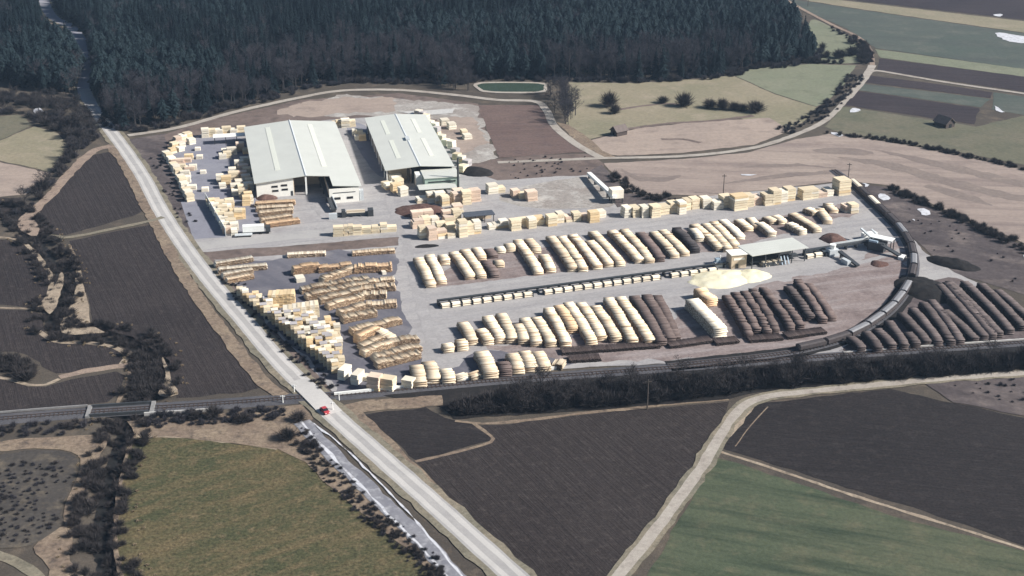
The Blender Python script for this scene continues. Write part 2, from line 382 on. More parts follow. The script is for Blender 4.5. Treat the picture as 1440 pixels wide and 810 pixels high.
# ------------------------------------------------------------------ fields
S = sheet
S('field', [(-80, 170), (0, 164), (25, 160), (47, 176), (0, 197), (-80, 215)], M['olive_dark'])
S('field', [(-80, 216), (0, 198), (48, 178), (80, 186), (95, 205), (88, 225), (70, 241), (0, 226), (-80, 228)], M['meadow'])
S('field', [(-80, 231), (0, 228), (70, 243), (58, 258), (36, 274), (0, 277), (-80, 284)], M['pinkfar'])
S('field', [(-80, 286), (0, 279), (32, 278), (14, 296), (0, 303), (-80, 306)], M['plough'])
S('field', [(-120, 326), (0, 337), (25, 340), (48, 357), (64, 380), (69, 396), (64, 415), (50, 431), (0, 429), (-120, 425)], M['plough_left'], True)
S('field', [(-120, 440), (0, 436), (42, 437), (58, 446), (62, 466), (90, 479), (158, 487), (174, 495), (176, 505), (163, 514), (95, 525), (66, 520), (40, 500), (0, 494), (-120, 490)], M['plough_left'], True)
S('field', [(-120, 520), (0, 533), (40, 543), (66, 543), (100, 534), (165, 522), (178, 528), (168, 552), (150, 566), (0, 583), (-120, 595)], M['plough_left'], False)
S('field', [(120, 220), (150, 214), (172, 212), (207, 294), (186, 304), (92, 331), (56, 326), (44, 312), (74, 275), (98, 245)], M['plough_left'])
S('field', [(97, 339), (150, 328), (215, 316), (262, 400), (318, 474), (372, 544), (340, 552), (250, 560), (236, 540), (238, 508), (210, 488), (186, 474), (142, 462), (131, 455), (124, 420)], M['plough_left'])
S('meadow', [(190, 613), (250, 615), (330, 624), (390, 631), (430, 650), (470, 690), (520, 730), (582, 780), (612, 812), (690, 890), (200, 890), (172, 812), (162, 765), (165, 700), (176, 645)], M['olive'], True)
S('field', [(512, 583), (600, 572), (628, 588), (672, 598), (690, 612), (690, 620), (586, 647)], M['plough_cold'])
S('field', [(586, 650), (692, 622), (694, 612), (650, 600), (700, 597), (850, 581), (1024, 564), (1018, 585), (985, 640), (940, 705), (882, 788), (855, 830), (815, 890), (815, 870), (742, 812), (655, 720)], M['plough'])
S('field', [(1062, 568), (1250, 547), (1310, 560), (1440, 588), (1560, 612), (1560, 812), (1440, 768), (1300, 720), (1100, 657), (1012, 630), (1034, 598)], M['plough_cold'])
S('field', [(1006, 642), (1100, 672), (1250, 724), (1440, 776), (1560, 818), (1560, 900), (850, 900), (908, 812), (962, 722)], M['green'])
ribbon('field_edge', [(1012, 635), (1100, 663), (1200, 697), (1300, 728), (1440, 772), (1560, 814)], 1.1, M['tanpale'], .35)
ribbon('field_edge', [(584, 649), (640, 636), (690, 622), (689, 612), (672, 600), (664, 594)], 1.3, M['tan'], .4)
ribbon('field_edge', [(640, 592), (700, 595), (850, 578), (1024, 561)], 1.4, M['tan'], .5)
ribbon('field_edge', [(1034, 628), (1056, 598), (1080, 572)], .35, M['tan'], .1)
ribbon('field_edge', [(-60, 431), (0, 433), (40, 434), (54, 436)], 1.2, M['tanpale'], .4)
ribbon('field_edge', [(-60, 332), (0, 334), (24, 337), (46, 352), (62, 372), (72, 392), (69, 414), (56, 432)], 1.8, M['tanpale'], .6)
ribbon('field_edge', [(54, 466), (70, 476), (90, 482), (120, 482), (160, 488), (178, 500), (170, 513)], 1.8, M['tanpale'], .6)
ribbon('earth_track', [(186, 513), (160, 516), (120, 522), (84, 531)], 3.2, M['tracktan'], .5)
ribbon('field_edge', [(84, 533), (64, 541), (40, 541), (10, 533), (-40, 527)], 1.6, M['tanpale'], .4)
ribbon('field_edge', [(182, 514), (182, 532), (170, 558), (162, 572)], 1.3, M['tan'], .5)
ribbon('field_edge', [(192, 611), (178, 642), (166, 700), (162, 762), (172, 812), (196, 880)], 1.1, M['tan'], .6)
ribbon('field_edge', [(192, 612), (250, 613), (330, 621), (392, 629)], 2.6, M['tanpale'], .9)
# right-hand and far fields
S('field', [(1160, 178), (1186, 150), (1372, 178), (1440, 163), (1560, 170), (1560, 258), (1440, 232), (1340, 212), (1250, 198), (1178, 186)], M['olive_dark'])
S('field', [(1206, 128), (1378, 152), (1370, 175), (1188, 148)], M['plough_far'])
S('field', [(1214, 118), (1392, 139), (1380, 151), (1207, 127)], M['greygreen'])
S('field', [(1222, 106), (1330, 120), (1396, 130), (1392, 138), (1215, 116)], M['plough_far'])
S('field', [(1398, 130), (1440, 136), (1560, 152), (1560, 170), (1440, 162), (1395, 154)], M['greygreen'])
S('field', [(1236, 82), (1440, 108), (1560, 122), (1560, 150), (1440, 129), (1330, 113), (1234, 99)], M['plough_far'])
S('field', [(1230, 69), (1440, 97), (1560, 112), (1560, 122), (1440, 108), (1238, 81)], M['green_far'])
S('field', [(1090, -4), (1140, 3), (1250, 20), (1440, 47), (1560, 62), (1560, 112), (1440, 97), (1232, 68), (1190, 40), (1130, 14)], M['greygreen'])
S('field', [(1090, -12), (1180, 0), (1300, 14), (1440, 30), (1560, 40), (1560, 62), (1440, 46), (1250, 19), (1140, 2)], M['meadow'])
S('field', [(1060, -30), (1440, -30), (1560, -20), (1560, 38), (1440, 28), (1300, 12), (1180, -2)], M['plough_far'])
S('field', [(1000, -70), (1700, -70), (1700, -20), (1440, -31), (1060, -31)], M['green_far'])
S('meadow', [(1142, 28), (1172, 40), (1202, 56), (1212, 74), (1206, 88), (1150, 86), (1135, 60)], M['green_far'], True)
S('field', [(1028, 104), (1060, 96), (1140, 90), (1204, 92), (1188, 118), (1164, 142), (1148, 150), (1090, 132)], M['green_far'])
S('meadow', [(800, 116), (900, 117), (1000, 110), (1028, 105), (1090, 133), (1148, 151), (1130, 172), (1100, 184), (1040, 166), (900, 178), (830, 196), (796, 180)], M['meadow'])
S('field', [(830, 198), (900, 180), (960, 174), (1040, 168), (1082, 166), (1112, 184), (1060, 204), (960, 215), (870, 219), (848, 216)], M['pinkfar'])
S('field', [(848, 230), (960, 224), (1050, 215), (1120, 196), (1172, 188), (1250, 200), (1340, 216), (1440, 240), (1560, 268), (1560, 400), (1440, 342), (1340, 300), (1256, 262), (1190, 254), (1000, 276), (890, 272)], M['pink'])
S('scrubland', [(1198, 258), (1250, 264), (1335, 302), (1440, 346), (1560, 402), (1560, 440), (1440, 414), (1340, 384), (1292, 342), (1250, 302)], M['scrub'])
S('scrubland', [(190, 200), (228, 190), (300, 168), (420, 141), (560, 131), (672, 146), (694, 216), (690, 236), (640, 240), (600, 168), (470, 172), (345, 184), (290, 190), (232, 216)], M['scrub_brown'])
S('dirt_ground', [(400, 152), (490, 133), (580, 140), (672, 150), (690, 200), (700, 222), (655, 232), (610, 170), (590, 160), (470, 165)], M['rubble'], False, 4.0)
S('dirt_ground', [(385, 158), (430, 143), (500, 136), (560, 138), (555, 156), (470, 160), (410, 166)], M['pinkfar'], False, 4.0)
S('dirt_ground', [(606, 172), (640, 163), (668, 165), (684, 200), (660, 216), (640, 212)], M['pinkfar'], False, 4.0)
S('field', [(672, 148), (756, 148), (770, 164), (790, 188), (826, 214), (760, 218), (702, 222), (690, 196)], M['plough_red'])
S('scrubland', [(652, 236), (690, 224), (760, 218), (832, 216), (850, 232), (845, 244), (720, 258), (662, 252)], M['scrub_brown'])
S('scrubland', [(830, 240), (846, 232), (885, 272), (940, 280), (872, 296), (850, 270)], M['scrub'])
S('verge', [(800, 176), (830, 196), (848, 212), (868, 222), (840, 222), (812, 200), (782, 172)], M['tan'])

ribbon('terrace_edge', [(872, 154), (905, 149), (935, 146), (965, 148)], 2.6, M['scrub_brown'], .8)
ribbon('terrace_edge', [(880, 182), (940, 174), (1000, 170), (1060, 163)], 3.0, M['scrub_brown'], 1.0)
ribbon('terrace_edge', [(930, 196), (960, 196), (985, 201)], 2.4, M['scrub_brown'], .8)
M['damp'] = ground_mat('damp_stubble', (.225, .185, .162), (.20, .162, .145), (.26, .21, .18), big=.03, mid=.1, fine=.5, fine_amt=.25)
for pl in ([(870, 236), (885, 244), (915, 250), (960, 247), (925, 256), (890, 251)], [(1030, 237), (1100, 230), (1180, 237), (1100, 234)], [(1180, 222), (1260, 230), (1360, 258), (1450, 278), (1450, 286), (1350, 266), (1250, 237)], [(1230, 210), (1330, 230), (1450, 258), (1450, 266), (1320, 236)], [(1300, 262), (1340, 266), (1400, 290), (1350, 280)], [(1140, 212), (1190, 208), (1230, 216), (1180, 218)], [(1020, 258), (1110, 244), (1200, 240), (1110, 250)]):
    S('damp_patch', pl, M['damp'], True, 2.0)
# road verge, thicket floors
S('verge', [(182, 196), (232, 188), (236, 216), (262, 285), (262, 300), (282, 338), (262, 344), (232, 296), (205, 246)], M['scrub'])
S('verge', [(266, 356), (330, 352), (400, 345), (562, 334), (562, 346), (400, 358), (310, 366), (330, 404), (372, 452), (420, 500), (470, 548), (456, 556), (400, 508), (340, 440), (290, 384)], M['scrub_brown'])
S('thicket_floor', [(520, 552), (700, 533), (860, 523), (1000, 513), (1180, 500), (1440, 484), (1560, 477), (1560, 520), (1440, 526), (1300, 537), (1060, 552), (1026, 560), (850, 577), (760, 582), (640, 590), (620, 572)], M['shade_litter'])  # dark ground with the trees' shade put into its near-black colour
S('verge', [(466, 572), (520, 562), (620, 556), (622, 570), (510, 580), (584, 650), (655, 722), (742, 812), (815, 885), (800, 885), (728, 812), (600, 690), (540, 640)], M['tan'])
S('verge', [(180, 594), (300, 583), (425, 570), (440, 588), (430, 600), (470, 640), (540, 705), (600, 760), (650, 812), (612, 812), (582, 780), (520, 730), (470, 690), (430, 650), (390, 631), (250, 614), (190, 612)], M['tan'])
S('verge', [(0, 622), (60, 616), (140, 612), (152, 622), (130, 660), (115, 700), (96, 740), (88, 725), (104, 680), (112, 640), (50, 632), (0, 636)], M['tan'], True)
S('verge', [(46, 770), (92, 740), (104, 760), (98, 790), (120, 812), (140, 880), (60, 880), (70, 800)], M['tan'], True)
S('thicket_floor', [(0, 640), (50, 634), (108, 642), (100, 684), (84, 724), (90, 738), (44, 766), (0, 770), (-80, 770), (-80, 640)], M['litter_rough'], True)
ribbon('earth_track', [(-60, 766), (0, 782), (40, 800), (60, 820), (80, 870)], 3.2, M['verge'], .4)
S('verge', [(96, 344), (108, 362), (121, 418), (130, 458), (150, 468), (96, 470), (86, 455), (104, 420), (106, 380)], M['tanpale'], True)
S('verge', [(226, 500), (237, 520), (242, 540), (250, 556), (224, 558), (232, 530)], M['tanpale'], True)
S('verge', [(1012, 626), (1020, 600), (1048, 570), (1062, 566), (1050, 588), (1030, 612)], M['tanpale'], True)
S('verge', [(1300, 540), (1440, 530), (1560, 520), (1560, 610), (1440, 586), (1340, 566)], M['scrub'])
S('verge', [(70, 443), (60, 425), (78, 400), (84, 384), (90, 396), (82, 425)], M['tanpale'], True)

# yard
S('yard', [(228, 214), (286, 188), (345, 184), (470, 168), (505, 166), (600, 162), (650, 238), (700, 254), (830, 246), (868, 292), (1000, 276), (1192, 256), (1240, 294), (1284, 336), (1296, 352), (1342, 384), (1380, 400), (1440, 452),
           (1450, 478), (1300, 488), (1180, 498), (1000, 509), (790, 519), (620, 540), (472, 556), (424, 502), (374, 454), (310, 372), (300, 366), (560, 346), (560, 334), (330, 352), (268, 356), (256, 338), (284, 334), (262, 300), (262, 284)], M['yard'], False)
S('yard_surface', [(318, 372), (440, 356), (560, 350), (556, 392), (590, 500), (620, 520), (690, 494), (800, 470), (860, 470), (850, 508), (790, 516), (620, 537), (474, 553), (426, 500), (376, 452)], M['yard_wet'], False, 3.0)
S('yard_surface', [(250, 196), (300, 192), (345, 200), (360, 270), (370, 300), (380, 320), (330, 330), (300, 290), (268, 280), (240, 222)], M['lot'], True, 1.0)
S('yard_surface', [(590, 400), (640, 372), (700, 355), (800, 345), (900, 330), (1050, 310), (1190, 290), (1205, 300), (1100, 330), (1040, 345), (900, 370), (760, 390), (700, 392), (620, 410)], M['yard_bark'], False, 3.0)
S('yard_surface', [(680, 490), (760, 480), (900, 468), (960, 440), (1080, 400), (1180, 380), (1262, 340), (1284, 362), (1276, 410), (1240, 446), (1180, 478), (1080, 498), (900, 508), (800, 512)], M['yard_bark'], False, 3.0)
S('yard_surface', [(1186, 494), (1230, 462), (1290, 405), (1345, 392), (1440, 446), (1448, 474), (1300, 486)], M['bark_dark'], True, .8)
S('yard_surface', [(1280, 350), (1296, 354), (1340, 386), (1290, 400), (1284, 420), (1278, 400)], M['yard'], True, .8)
S('yard_surface', [(740, 262), (800, 252), (834, 250), (862, 288), (800, 294), (740, 292), (700, 280)], M['rubble'], True, 1.0)
S('parking_lot', [(254, 284), (288, 281), (318, 332), (316, 334), (272, 337)], M['lot'], False, .2)
S('hall_shadow_patch', [(488, 178), (512, 176), (560, 244), (540, 250), (524, 240), (498, 200)], M['lot'], True, .4)  # second hall's cast shadow painted on the yard in the lot colour
ribbon('yard_road', [(240, 352), (275, 347), (340, 340), (430, 330), (560, 325)], 9.0, M['road'], .5)
ribbon('yard_road', [(585, 357), (700, 338), (850, 315), (1000, 298), (1190, 272)], 8.0, M['yard'], .6)
ribbon('yard_road', [(600, 412), (760, 393), (900, 374), (1030, 358)], 7.0, M['yard'], .6)

for lane, wd in (([(572, 345), (580, 380), (592, 430), (606, 480), (600, 520)], 4.0), ([(586, 352), (700, 334), (850, 311), (1000, 294), (1185, 268)], 2.2), ([(604, 415), (760, 396), (900, 377), (1020, 362)], 2.0), ([(640, 440), (800, 420), (940, 404), (1090, 388), (1200, 372), (1270, 352)], 3.0), ([(560, 250), (548, 280), (560, 318), (572, 345)], 3.2), ([(440, 290), (470, 312), (540, 312), (570, 300)], 2.4)):
    ribbon('worn_lane', lane, wd, M['lane'], .9)
# roads and tracks
ribbon('road_verge', ROAD_PX, 10.5, M['verge'], .9)
ribbon('verge', [(158, 208), (176, 232), (206, 292), (220, 318), (262, 394), (318, 472), (372, 540), (398, 558)], 4.5, M['tan'], .9)
ribbon('road', ROAD_PX[:7] + [(126, 143)], 7.0, M['roaddark'], .2)
ribbon('road', ROAD_PX[6:], 6.6, M['road'], .15)
_rp = catmull(W(ROAD_PX[7:]), False, 6.0)
for off in (-1.75, 1.75):
    ribbon('wheel_track', [p + Vector((-(b - a).y, (b - a).x)).normalized() * off for a, p, b in zip([_rp[0]] + _rp[:-1], _rp, _rp[1:] + [_rp[-1]])], 1.5, M['road_worn'], .25, True)
TRACK_PX = [(180, 191), (250, 180), (330, 158), (420, 138), (480, 128), (560, 127), (640, 134), (700, 141), (752, 143), (768, 155), (780, 178), (810, 203), (846, 223)]
ribbon('dirt_track', TRACK_PX, 4.2, M['track'], .3)
TRACK2_PX = [(700, 229), (770, 226), (846, 223), (960, 220), (1050, 210), (1110, 193), (1160, 170), (1192, 138), (1216, 110), (1227, 92), (1223, 70), (1206, 52), (1172, 36), (1130, 14), (1095, -6)]
ribbon('dirt_track', TRACK2_PX[:9], 3.4, M['track'], .4)
ribbon('dirt_track', TRACK2_PX[7:10] , 4.6, M['track'], .3)
ribbon('dirt_track', TRACK2_PX[9:], 3.0, M['tracktan'], .3)
ribbon('dirt_track', [(1214, 111), (1228, 100), (1260, 104), (1330, 116), (1440, 132), (1560, 150)], 3.4, M['track'], .3)
PATH_PX = [(810, 890), (868, 812), (890, 786), (940, 722), (985, 660), (1008, 622), (1028, 590), (1048, 570), (1080, 558), (1150, 550), (1250, 540), (1340, 532), (1440, 525), (1560, 517)]
ribbon('track_verge', PATH_PX, 5.4, M['verge'], .9)
ribbon('dirt_track', PATH_PX, 3.0, M['track'], .35)
ribbon('earth_track', [(158, 205), (130, 214), (98, 244), (72, 274), (42, 302), (34, 320)], 5.0, M['tracktan'], .9)
ribbon('earth_track', [(230, 306), (205, 313), (160, 322), (100, 334), (70, 332)], 2.6, M['verge'], .5)
S('verge', [(24, 312), (40, 300), (54, 318), (52, 332), (34, 328)], M['tracktan'], True)
ribbon('ditch_ice', [(424, 594), (460, 632), (520, 690), (580, 748), (640, 812), (700, 880)], 5.0, M['ice'], .8)
ribbon('snow_strip', [(420, 590), (448, 622), (500, 676), (552, 730), (610, 790), (660, 850)], .7, M['snow'], .7)
ribbon('snow_strip', [(440, 596), (486, 632), (540, 686), (596, 746), (640, 800), (690, 860)], .5, M['snow'], .5)
for pl in ([(1390, 44), (1440, 50), (1470, 56), (1450, 64), (1410, 58)], [(1398, 19), (1412, 20), (1408, 25), (1396, 23)], [(1395, 148), (1410, 156), (1420, 159), (1400, 157)],
           [(1194, 152), (1206, 153), (1210, 158), (1196, 160)], [(1286, 294), (1302, 294), (1314, 304), (1298, 304)], [(1228, 272), (1250, 272), (1258, 280), (1238, 284)],
           [(1280, 308), (1288, 309), (1284, 314)], [(1212, 256), (1224, 260), (1216, 263)], [(1036, 246), (1070, 245), (1050, 249)], [(1165, 186), (1190, 190), (1175, 192)], [(1432, 358), (1446, 362), (1440, 370)]):
    cx_ = sum(q[0] for q in pl) / len(pl); cy_ = sum(q[1] for q in pl) / len(pl)
    S('snow_patch', [(cx_ + (q[0] - cx_) * .75, cy_ + (q[1] - cy_) * .75) for q in pl], M['snow'], True, 2.0)
ribbon('bare_strip', [(575, 160), (600, 158), (640, 156)], 4, M['rubble'], .8)
S('concrete_pad', [(560, 158), (640, 153), (636, 160), (590, 163)], M['concrete'], False, .5)
# pond behind the track
S('pond_bank', [(673, 116.6), (760, 116.6), (769, 123), (761, 131), (690, 131), (672, 126)], M['track'], True, .3)
S('pond', [(678, 118), (757, 118), (764, 123), (757, 129), (692, 129), (676, 125)], M['pond'], True, .2)
S('frozen_pool', [(47, 155), (55, 152), (62, 158), (64, 166), (57, 163), (49, 160)], M['snow'], True, .3)

# ------------------------------------------------------------------ railway, bridge, siding
RAIL_PX = [(-120, 601), (0, 590), (100, 582), (205, 575), (300, 569), (420, 560), (500, 554), (600, 545), (700, 536), (850, 525), (1000, 514), (1200, 499), (1440, 482), (1560, 474)]
RAIL = catmull(W(RAIL_PX), False, 4.0)
BR_A, BR_B = G(128, 580).to_2d(), G(212, 574.5).to_2d()
def part_of(path, a, b):
    ia = min(range(len(path)), key=lambda i: (path[i] - a).length); ib = min(range(len(path)), key=lambda i: (path[i] - b).length)
    return path[ia:ib + 1]
def railway(name, path, label, h=.75, wide=2.6):
    v, f = sweep(path, [(-wide - .9, .03), (-wide, h - .25), (-wide + .3, h - .12), (wide - .3, h - .12), (wide, h - .25), (wide + .9, .03)])
    root = tag(link(name, mesh(name, v, f, M['ballast'])), label, None, None, 'structure')
    for s in (-.75, .75):
        v, f = sweep(path, [(s - .06, h), (s - .06, h + .16), (s + .06, h + .16), (s + .06, h)], True)
        link('rail', mesh('rail', v, f, M['iron']), root)
    mb = MB(); acc = 0.0
    for i in range(len(path) - 1):
        a, b = path[i], path[i + 1]; L = (b - a).length; t = (b - a) / L; nr = Vector((-t.y, t.x)); s = acc
        while s < L:
            p = a + t * s; q0, q1 = p - nr * 1.25, p + nr * 1.25
            mb.bar((q0.x, q0.y, h - .06), (q1.x, q1.y, h - .06), .26, .16); s += 1.3
        acc = s - L
    sl = mb.build('sleeper_row', M['sleeper'], root); sl['kind'] = 'stuff'
    return root
railway('railway_track', RAIL, 'single main railway line on grey ballast along the yard edge', .4)
SIDING_PX = [(1172, 240), (1194, 256), (1216, 276), (1240, 299), (1262, 321), (1277, 342), (1284, 365), (1282, 390), (1271, 414), (1249, 440), (1215, 464), (1180, 480), (1130, 493), (1080, 501), (1000, 509.5), (940, 516)]
SIDING = catmull(W(SIDING_PX), False, 3.0)
railway('railway_siding', SIDING, 'curved railway siding round the log yard', .5, 2.0)
# dark strip along the curve of the siding
ribbon('dark_strip', SIDING_PX[7:], 7.5, M['shade_litter'], .6)

br = empty('railway_bridge', (*((BR_A + BR_B) / 2), 0), math.atan2((BR_B - BR_A).y, (BR_B - BR_A).x))
tag(br, 'short dark girder railway bridge over the stream', 'bridge')
hl = (BR_B - BR_A).length / 2
MB().box(-hl, hl, -3.2, -2.7, -.6, 1.0).build('girder', M['steel'], br)
MB().box(-hl, hl, 2.7, 3.2, -.6, 1.0).build('girder', M['steel'], br)
MB().box(-hl, hl, -2.68, 2.68, -.5, .24).build('deck', M['steel'], br)
MB().box(hl, hl + 1.2, -3.6, 3.6, -1.8, .7).build('abutment', M['concrete_old'], br)
MB().box(-hl - 1.2, -hl, -3.6, 3.6, -1.8, .7).build('abutment', M['concrete_old'], br)
w2 = part_of(RAIL, G(214, 574).to_2d(), G(300, 569).to_2d())
v, f = sweep(w2, [(-4.2, -.2), (-4.2, .9), (-3.7, .9), (-3.7, -.2)], True)
tag(link('retaining_wall', mesh('retaining_wall', v, f, M['concrete'])), 'pale concrete retaining wall beside the railway right of the bridge', 'wall')
w3 = part_of(RAIL, G(-60, 596).to_2d(), G(126, 580).to_2d())
v, f = sweep(w3, [(3.9, -.2), (3.9, .6), (4.3, .6), (4.3, -.2)], True)
tag(link('parapet_wall', mesh('parapet_wall', v, f, M['concrete_old'])), 'low grey parapet wall along the railway left of the bridge', 'wall')
# low white wall at the yard's front edge
wl = catmull(W([(470, 556.5), (560, 547), (640, 537), (790, 518.5)]), False, 4)
v, f = sweep(wl, [(-.25, 0), (-.25, 1.1), (.25, 1.1), (.25, 0)], True)
tag(link('yard_wall', mesh('yard_wall', v, f, M['white'])), 'long low white wall along the front edge of the timber yard', 'wall')
wl = catmull(W([(1186, 498), (1300, 489), (1440, 479.5), (1500, 475)]), False, 4)
v, f = sweep(wl, [(-.25, 0), (-.25, .9), (.25, .9), (.25, 0)], True)
tag(link('yard_wall', mesh('yard_wall', v, f, M['concrete'])), 'low grey wall in front of the dark log piles at far right', 'wall')
# level crossing deck: the road is carried over the rails
xi = min(range(len(ROAD)), key=lambda i: seg_dist(ROAD[i], RAIL)); rp = catmull(ROAD[xi - 5:xi + 6], False, 1.0); xc = min(rp, key=lambda p: seg_dist(p, RAIL))
def deck_prof(t, p):
    d = (p - xc).length; z = .36 * max(0.0, min(1.0, (13.0 - d) / 8.5)) + .26
    return [(-3.3, z - .5), (-3.3, z), (3.3, z), (3.3, z - .5)]
rp = [p for p in rp if (p - xc).length < 13.4]
v, f = sweep(rp, deck_prof, True)
tag(link('level_crossing', mesh('level_crossing', v, f, M['road_worn'])), 'road deck of the level crossing over the railway', None, None, 'structure')
# crossing posts
for i, (x, y) in enumerate(((477, 563), (398, 567), (414, 552), (468, 577))):
    p = G(x, y); t = empty('crossing_post', p)
    tag(t, ('white level crossing post right of the main road, nearest the railway', 'white level crossing post left of the main road below the railway', 'white level crossing post left of the main road above the railway', 'white level crossing post right of the main road below the railway')[i], 'post', 'level crossing posts')
    MB().tube((0, 0, 0), (0, 0, 2.6), .16, .14).build('post', M['white'], t)
    MB().box(-.7, .7, -.08, .08, 2.1, 2.5).build('crossbuck', M['white'], t)

# wagons on the siding
def path_at(path, s):
    for i in range(len(path) - 1):
        L = (path[i + 1] - path[i]).length
        if s <= L: return path[i].lerp(path[i + 1], s / L), math.atan2(*(path[i + 1] - path[i]).yx)
        s -= L
    return path[-1], 0.0
def path_s(path, p):
    best, bs, s = 1e9, 0, 0
    for i in range(len(path) - 1):
        d = (path[i] - p).length
        if d < best: best, bs = d, s
        s += (path[i + 1] - path[i]).length
    return bs
def wagon_proto(top, load):
    parts = [('frame', MB().box(-5.2, 5.2, -1.35, 1.35, 1.45, 1.75).mesh('frame', M['wagon']))]
    for y in (-1.4, 1.3): parts.append(('side_wall', MB().box(-5.2, 5.2, y, y + .1, 1.75, 2.7).mesh('side_wall', M['wagon'])))
    for x in (-5.25, 5.15): parts.append(('end_wall', MB().box(x, x + .1, -1.3, 1.3, 1.75, 2.7).mesh('end_wall', M['wagon'])))
    parts.append(('load', MB().prism([(-1.2, 1.76), (1.2, 1.76), (1.2, 2.6), (.6, 2.95), (-.6, 2.95), (-1.2, 2.6)], -4.9, 4.9).mesh('load', top)))
    for v_ in parts[-1][1].vertices: v_.co = (v_.co.y, v_.co.x, v_.co.z)
    parts[-1][1].flip_normals()
    return parts, MB().tube((0, -.8, 0), (0, .8, 0), .45, .45, 12).mesh('wheel', M['steel'])
WG = {k: wagon_proto(M[m], True) for k, m in (('grey', 'wagon_grey'), ('pale', 'log_white'), ('brown', 'wagon'))}
ORD = ['first', 'second', 'third', 'fourth', 'fifth', 'sixth', 'seventh', 'eighth', 'ninth', 'tenth', 'eleventh', 'twelfth', 'thirteenth', 'fourteenth', 'fifteenth', 'sixteenth', 'seventeenth', 'eighteenth', 'nineteenth', 'twentieth']
ORD += ['twenty-' + o for o in ORD[:9]] + ['thirtieth'] + ['thirty-' + o for o in ORD[:9]] + ['fortieth'] + ['forty-' + o for o in ORD[:9]]
def wagon(s, kind, label, group):
    p, a = path_at(SIDING, s); t = empty('freight_wagon', (p.x, p.y, -.32), a); tag(t, label, 'wagon', group)
    for n, me in WG[kind][0]: link(n, me, t)
    for x in (-3.9, -2.5, 2.5, 3.9): link('wheel', WG[kind][1], t, (x, 0, 1.0 + .0))
s0 = path_s(SIDING, G(1196, 258).to_2d())
for i, k in enumerate(['pale', 'brown', 'pale', 'brown', 'brown', 'grey', 'brown', 'brown', 'grey', 'brown']):
    wagon(s0 + 5 + i * 11.2, k, ORD[i] + ' wagon from the top of the dark straight train beside the scrubland', 'wagons on the straight siding')
s0 = path_s(SIDING, G(1276, 406).to_2d())
for i, k in enumerate(['grey', 'grey', 'grey', 'grey', 'grey', 'brown', 'brown']):
    wagon(s0 + 4 + i * 11.0, k, ORD[i] + ' wagon from the top on the curve of the siding', 'wagons on the curved siding')

# ------------------------------------------------------------------ logs in piles
def logs_mesh(name, L, Wd, H, mat, seed, d=.43, profile=None, bow=0.0, end=1.0):
    """a pile of length L (along local x) of logs of length Wd lying across it; every log is a six-sided tapered prism"""
    rg = np.random.RandomState(seed)
    n = max(2, int(L / d)); rows = int(H / (d * .87)) + 1
    xs_, zs_, ds_ = [], [], []
    ph = rg.uniform(0, 6.28, 3)
    for r in range(rows):
        for i in range(n):
            x = (i + (.5 if r % 2 else 0)) * d
            if x > L: continue
            e = min(x, L - x)
            sg = math.floor((x + ph[0]) / 4.4); top = min(H, 1.5 + e * end * 6.0) * (.94 + .03 * math.sin(sg * 78.233 + ph[1]) + .015 * math.sin(x * 2.1 + ph[2]))
            if profile: top *= profile(x / L)
            z = d * .45 + r * d * .87
            if z <= top or r == 0: xs_.append(x); zs_.append(z); ds_.append(z > top - d * 1.8)
    N = len(xs_); xs_ = np.array(xs_); zs_ = np.array(zs_)
    rad = d * .5 * rg.uniform(.8, 1.1, N); ln = Wd * rg.uniform(.93, 1.05, N) / 2
    seg = np.sin(xs_ * .5 + ph[0]) * .08 + np.sin(np.floor((xs_ + ph[0]) / 4.4) * 12.9898 + seed) * .06
    off = rg.normal(0, .08, N).clip(-.3, .3) + seg + bow * (1 - (2 * xs_ / L - 1) ** 2)
    ang = np.arange(6) * math.pi / 3
    yaw = rg.uniform(-.03, .03, N)
    V = np.zeros((N, 12, 3))
    for s, k in ((-1, 0), (1, 6)):
        r2 = rad * (1.0 if s < 0 else rg.uniform(.9, .99, N))
        V[:, k:k + 6, 0] = (xs_ + s * yaw * ln)[:, None] + np.cos(ang) * r2[:, None]
        V[:, k:k + 6, 1] = (off + s * ln)[:, None]
        V[:, k:k + 6, 2] = zs_[:, None] + np.sin(ang) * r2[:, None]
    quads = [(i, (i + 1) % 6, 6 + (i + 1) % 6, 6 + i) for i in range(6)]
    base = np.arange(N)[:, None, None] * 12
    q = (np.array(quads)[None] + base).reshape(-1, 4)
    h = (np.array([[5, 4, 3, 2, 1, 0], [6, 7, 8, 9, 10, 11]])[None] + base).reshape(-1, 6)
    V = V.reshape(-1, 3); V[:, 0] -= L / 2
    me = bpy.data.meshes.new(name)
    me.vertices.add(len(V)); me.vertices.foreach_set('co', V.ravel())
    loops = np.concatenate([q.ravel(), h.ravel()]); starts = np.concatenate([np.arange(len(q)) * 4, len(q) * 4 + np.arange(len(h)) * 6])
    me.loops.add(len(loops)); me.loops.foreach_set('vertex_index', loops)
    me.polygons.add(len(starts)); me.polygons.foreach_set('loop_start', starts)
    me.materials.append(mat); me.materials.append(M['end_' + mat['wood']])
    me.polygons.foreach_set('material_index', [0] * len(q) + [1] * len(h)); me.update(calc_edges=True); me.validate()
    return me
_seed = [10]
def log_pile(a, b, mat, label, group, wid=4.5, h=3.0, d=.43, bow=0.0, lift=0.0, name='log_pile', end=1.0):
    """a, b: ends of the pile's ground axis in the photograph"""
    _seed[0] += 1; p, q = G(*a), G(*b); L = max(2.0, (q - p).length); c = (p + q) / 2
    me = logs_mesh('log_pile', L, wid, h, M[mat], _seed[0], d, None, bow, end)
    o = link(name, me, None, (c.x, c.y, lift + .16), math.atan2(q.y - p.y, q.x - p.x))
    return tag(o, label, 'log pile', group)
def adj(p, dy): return (p[0], p[1] + dy)
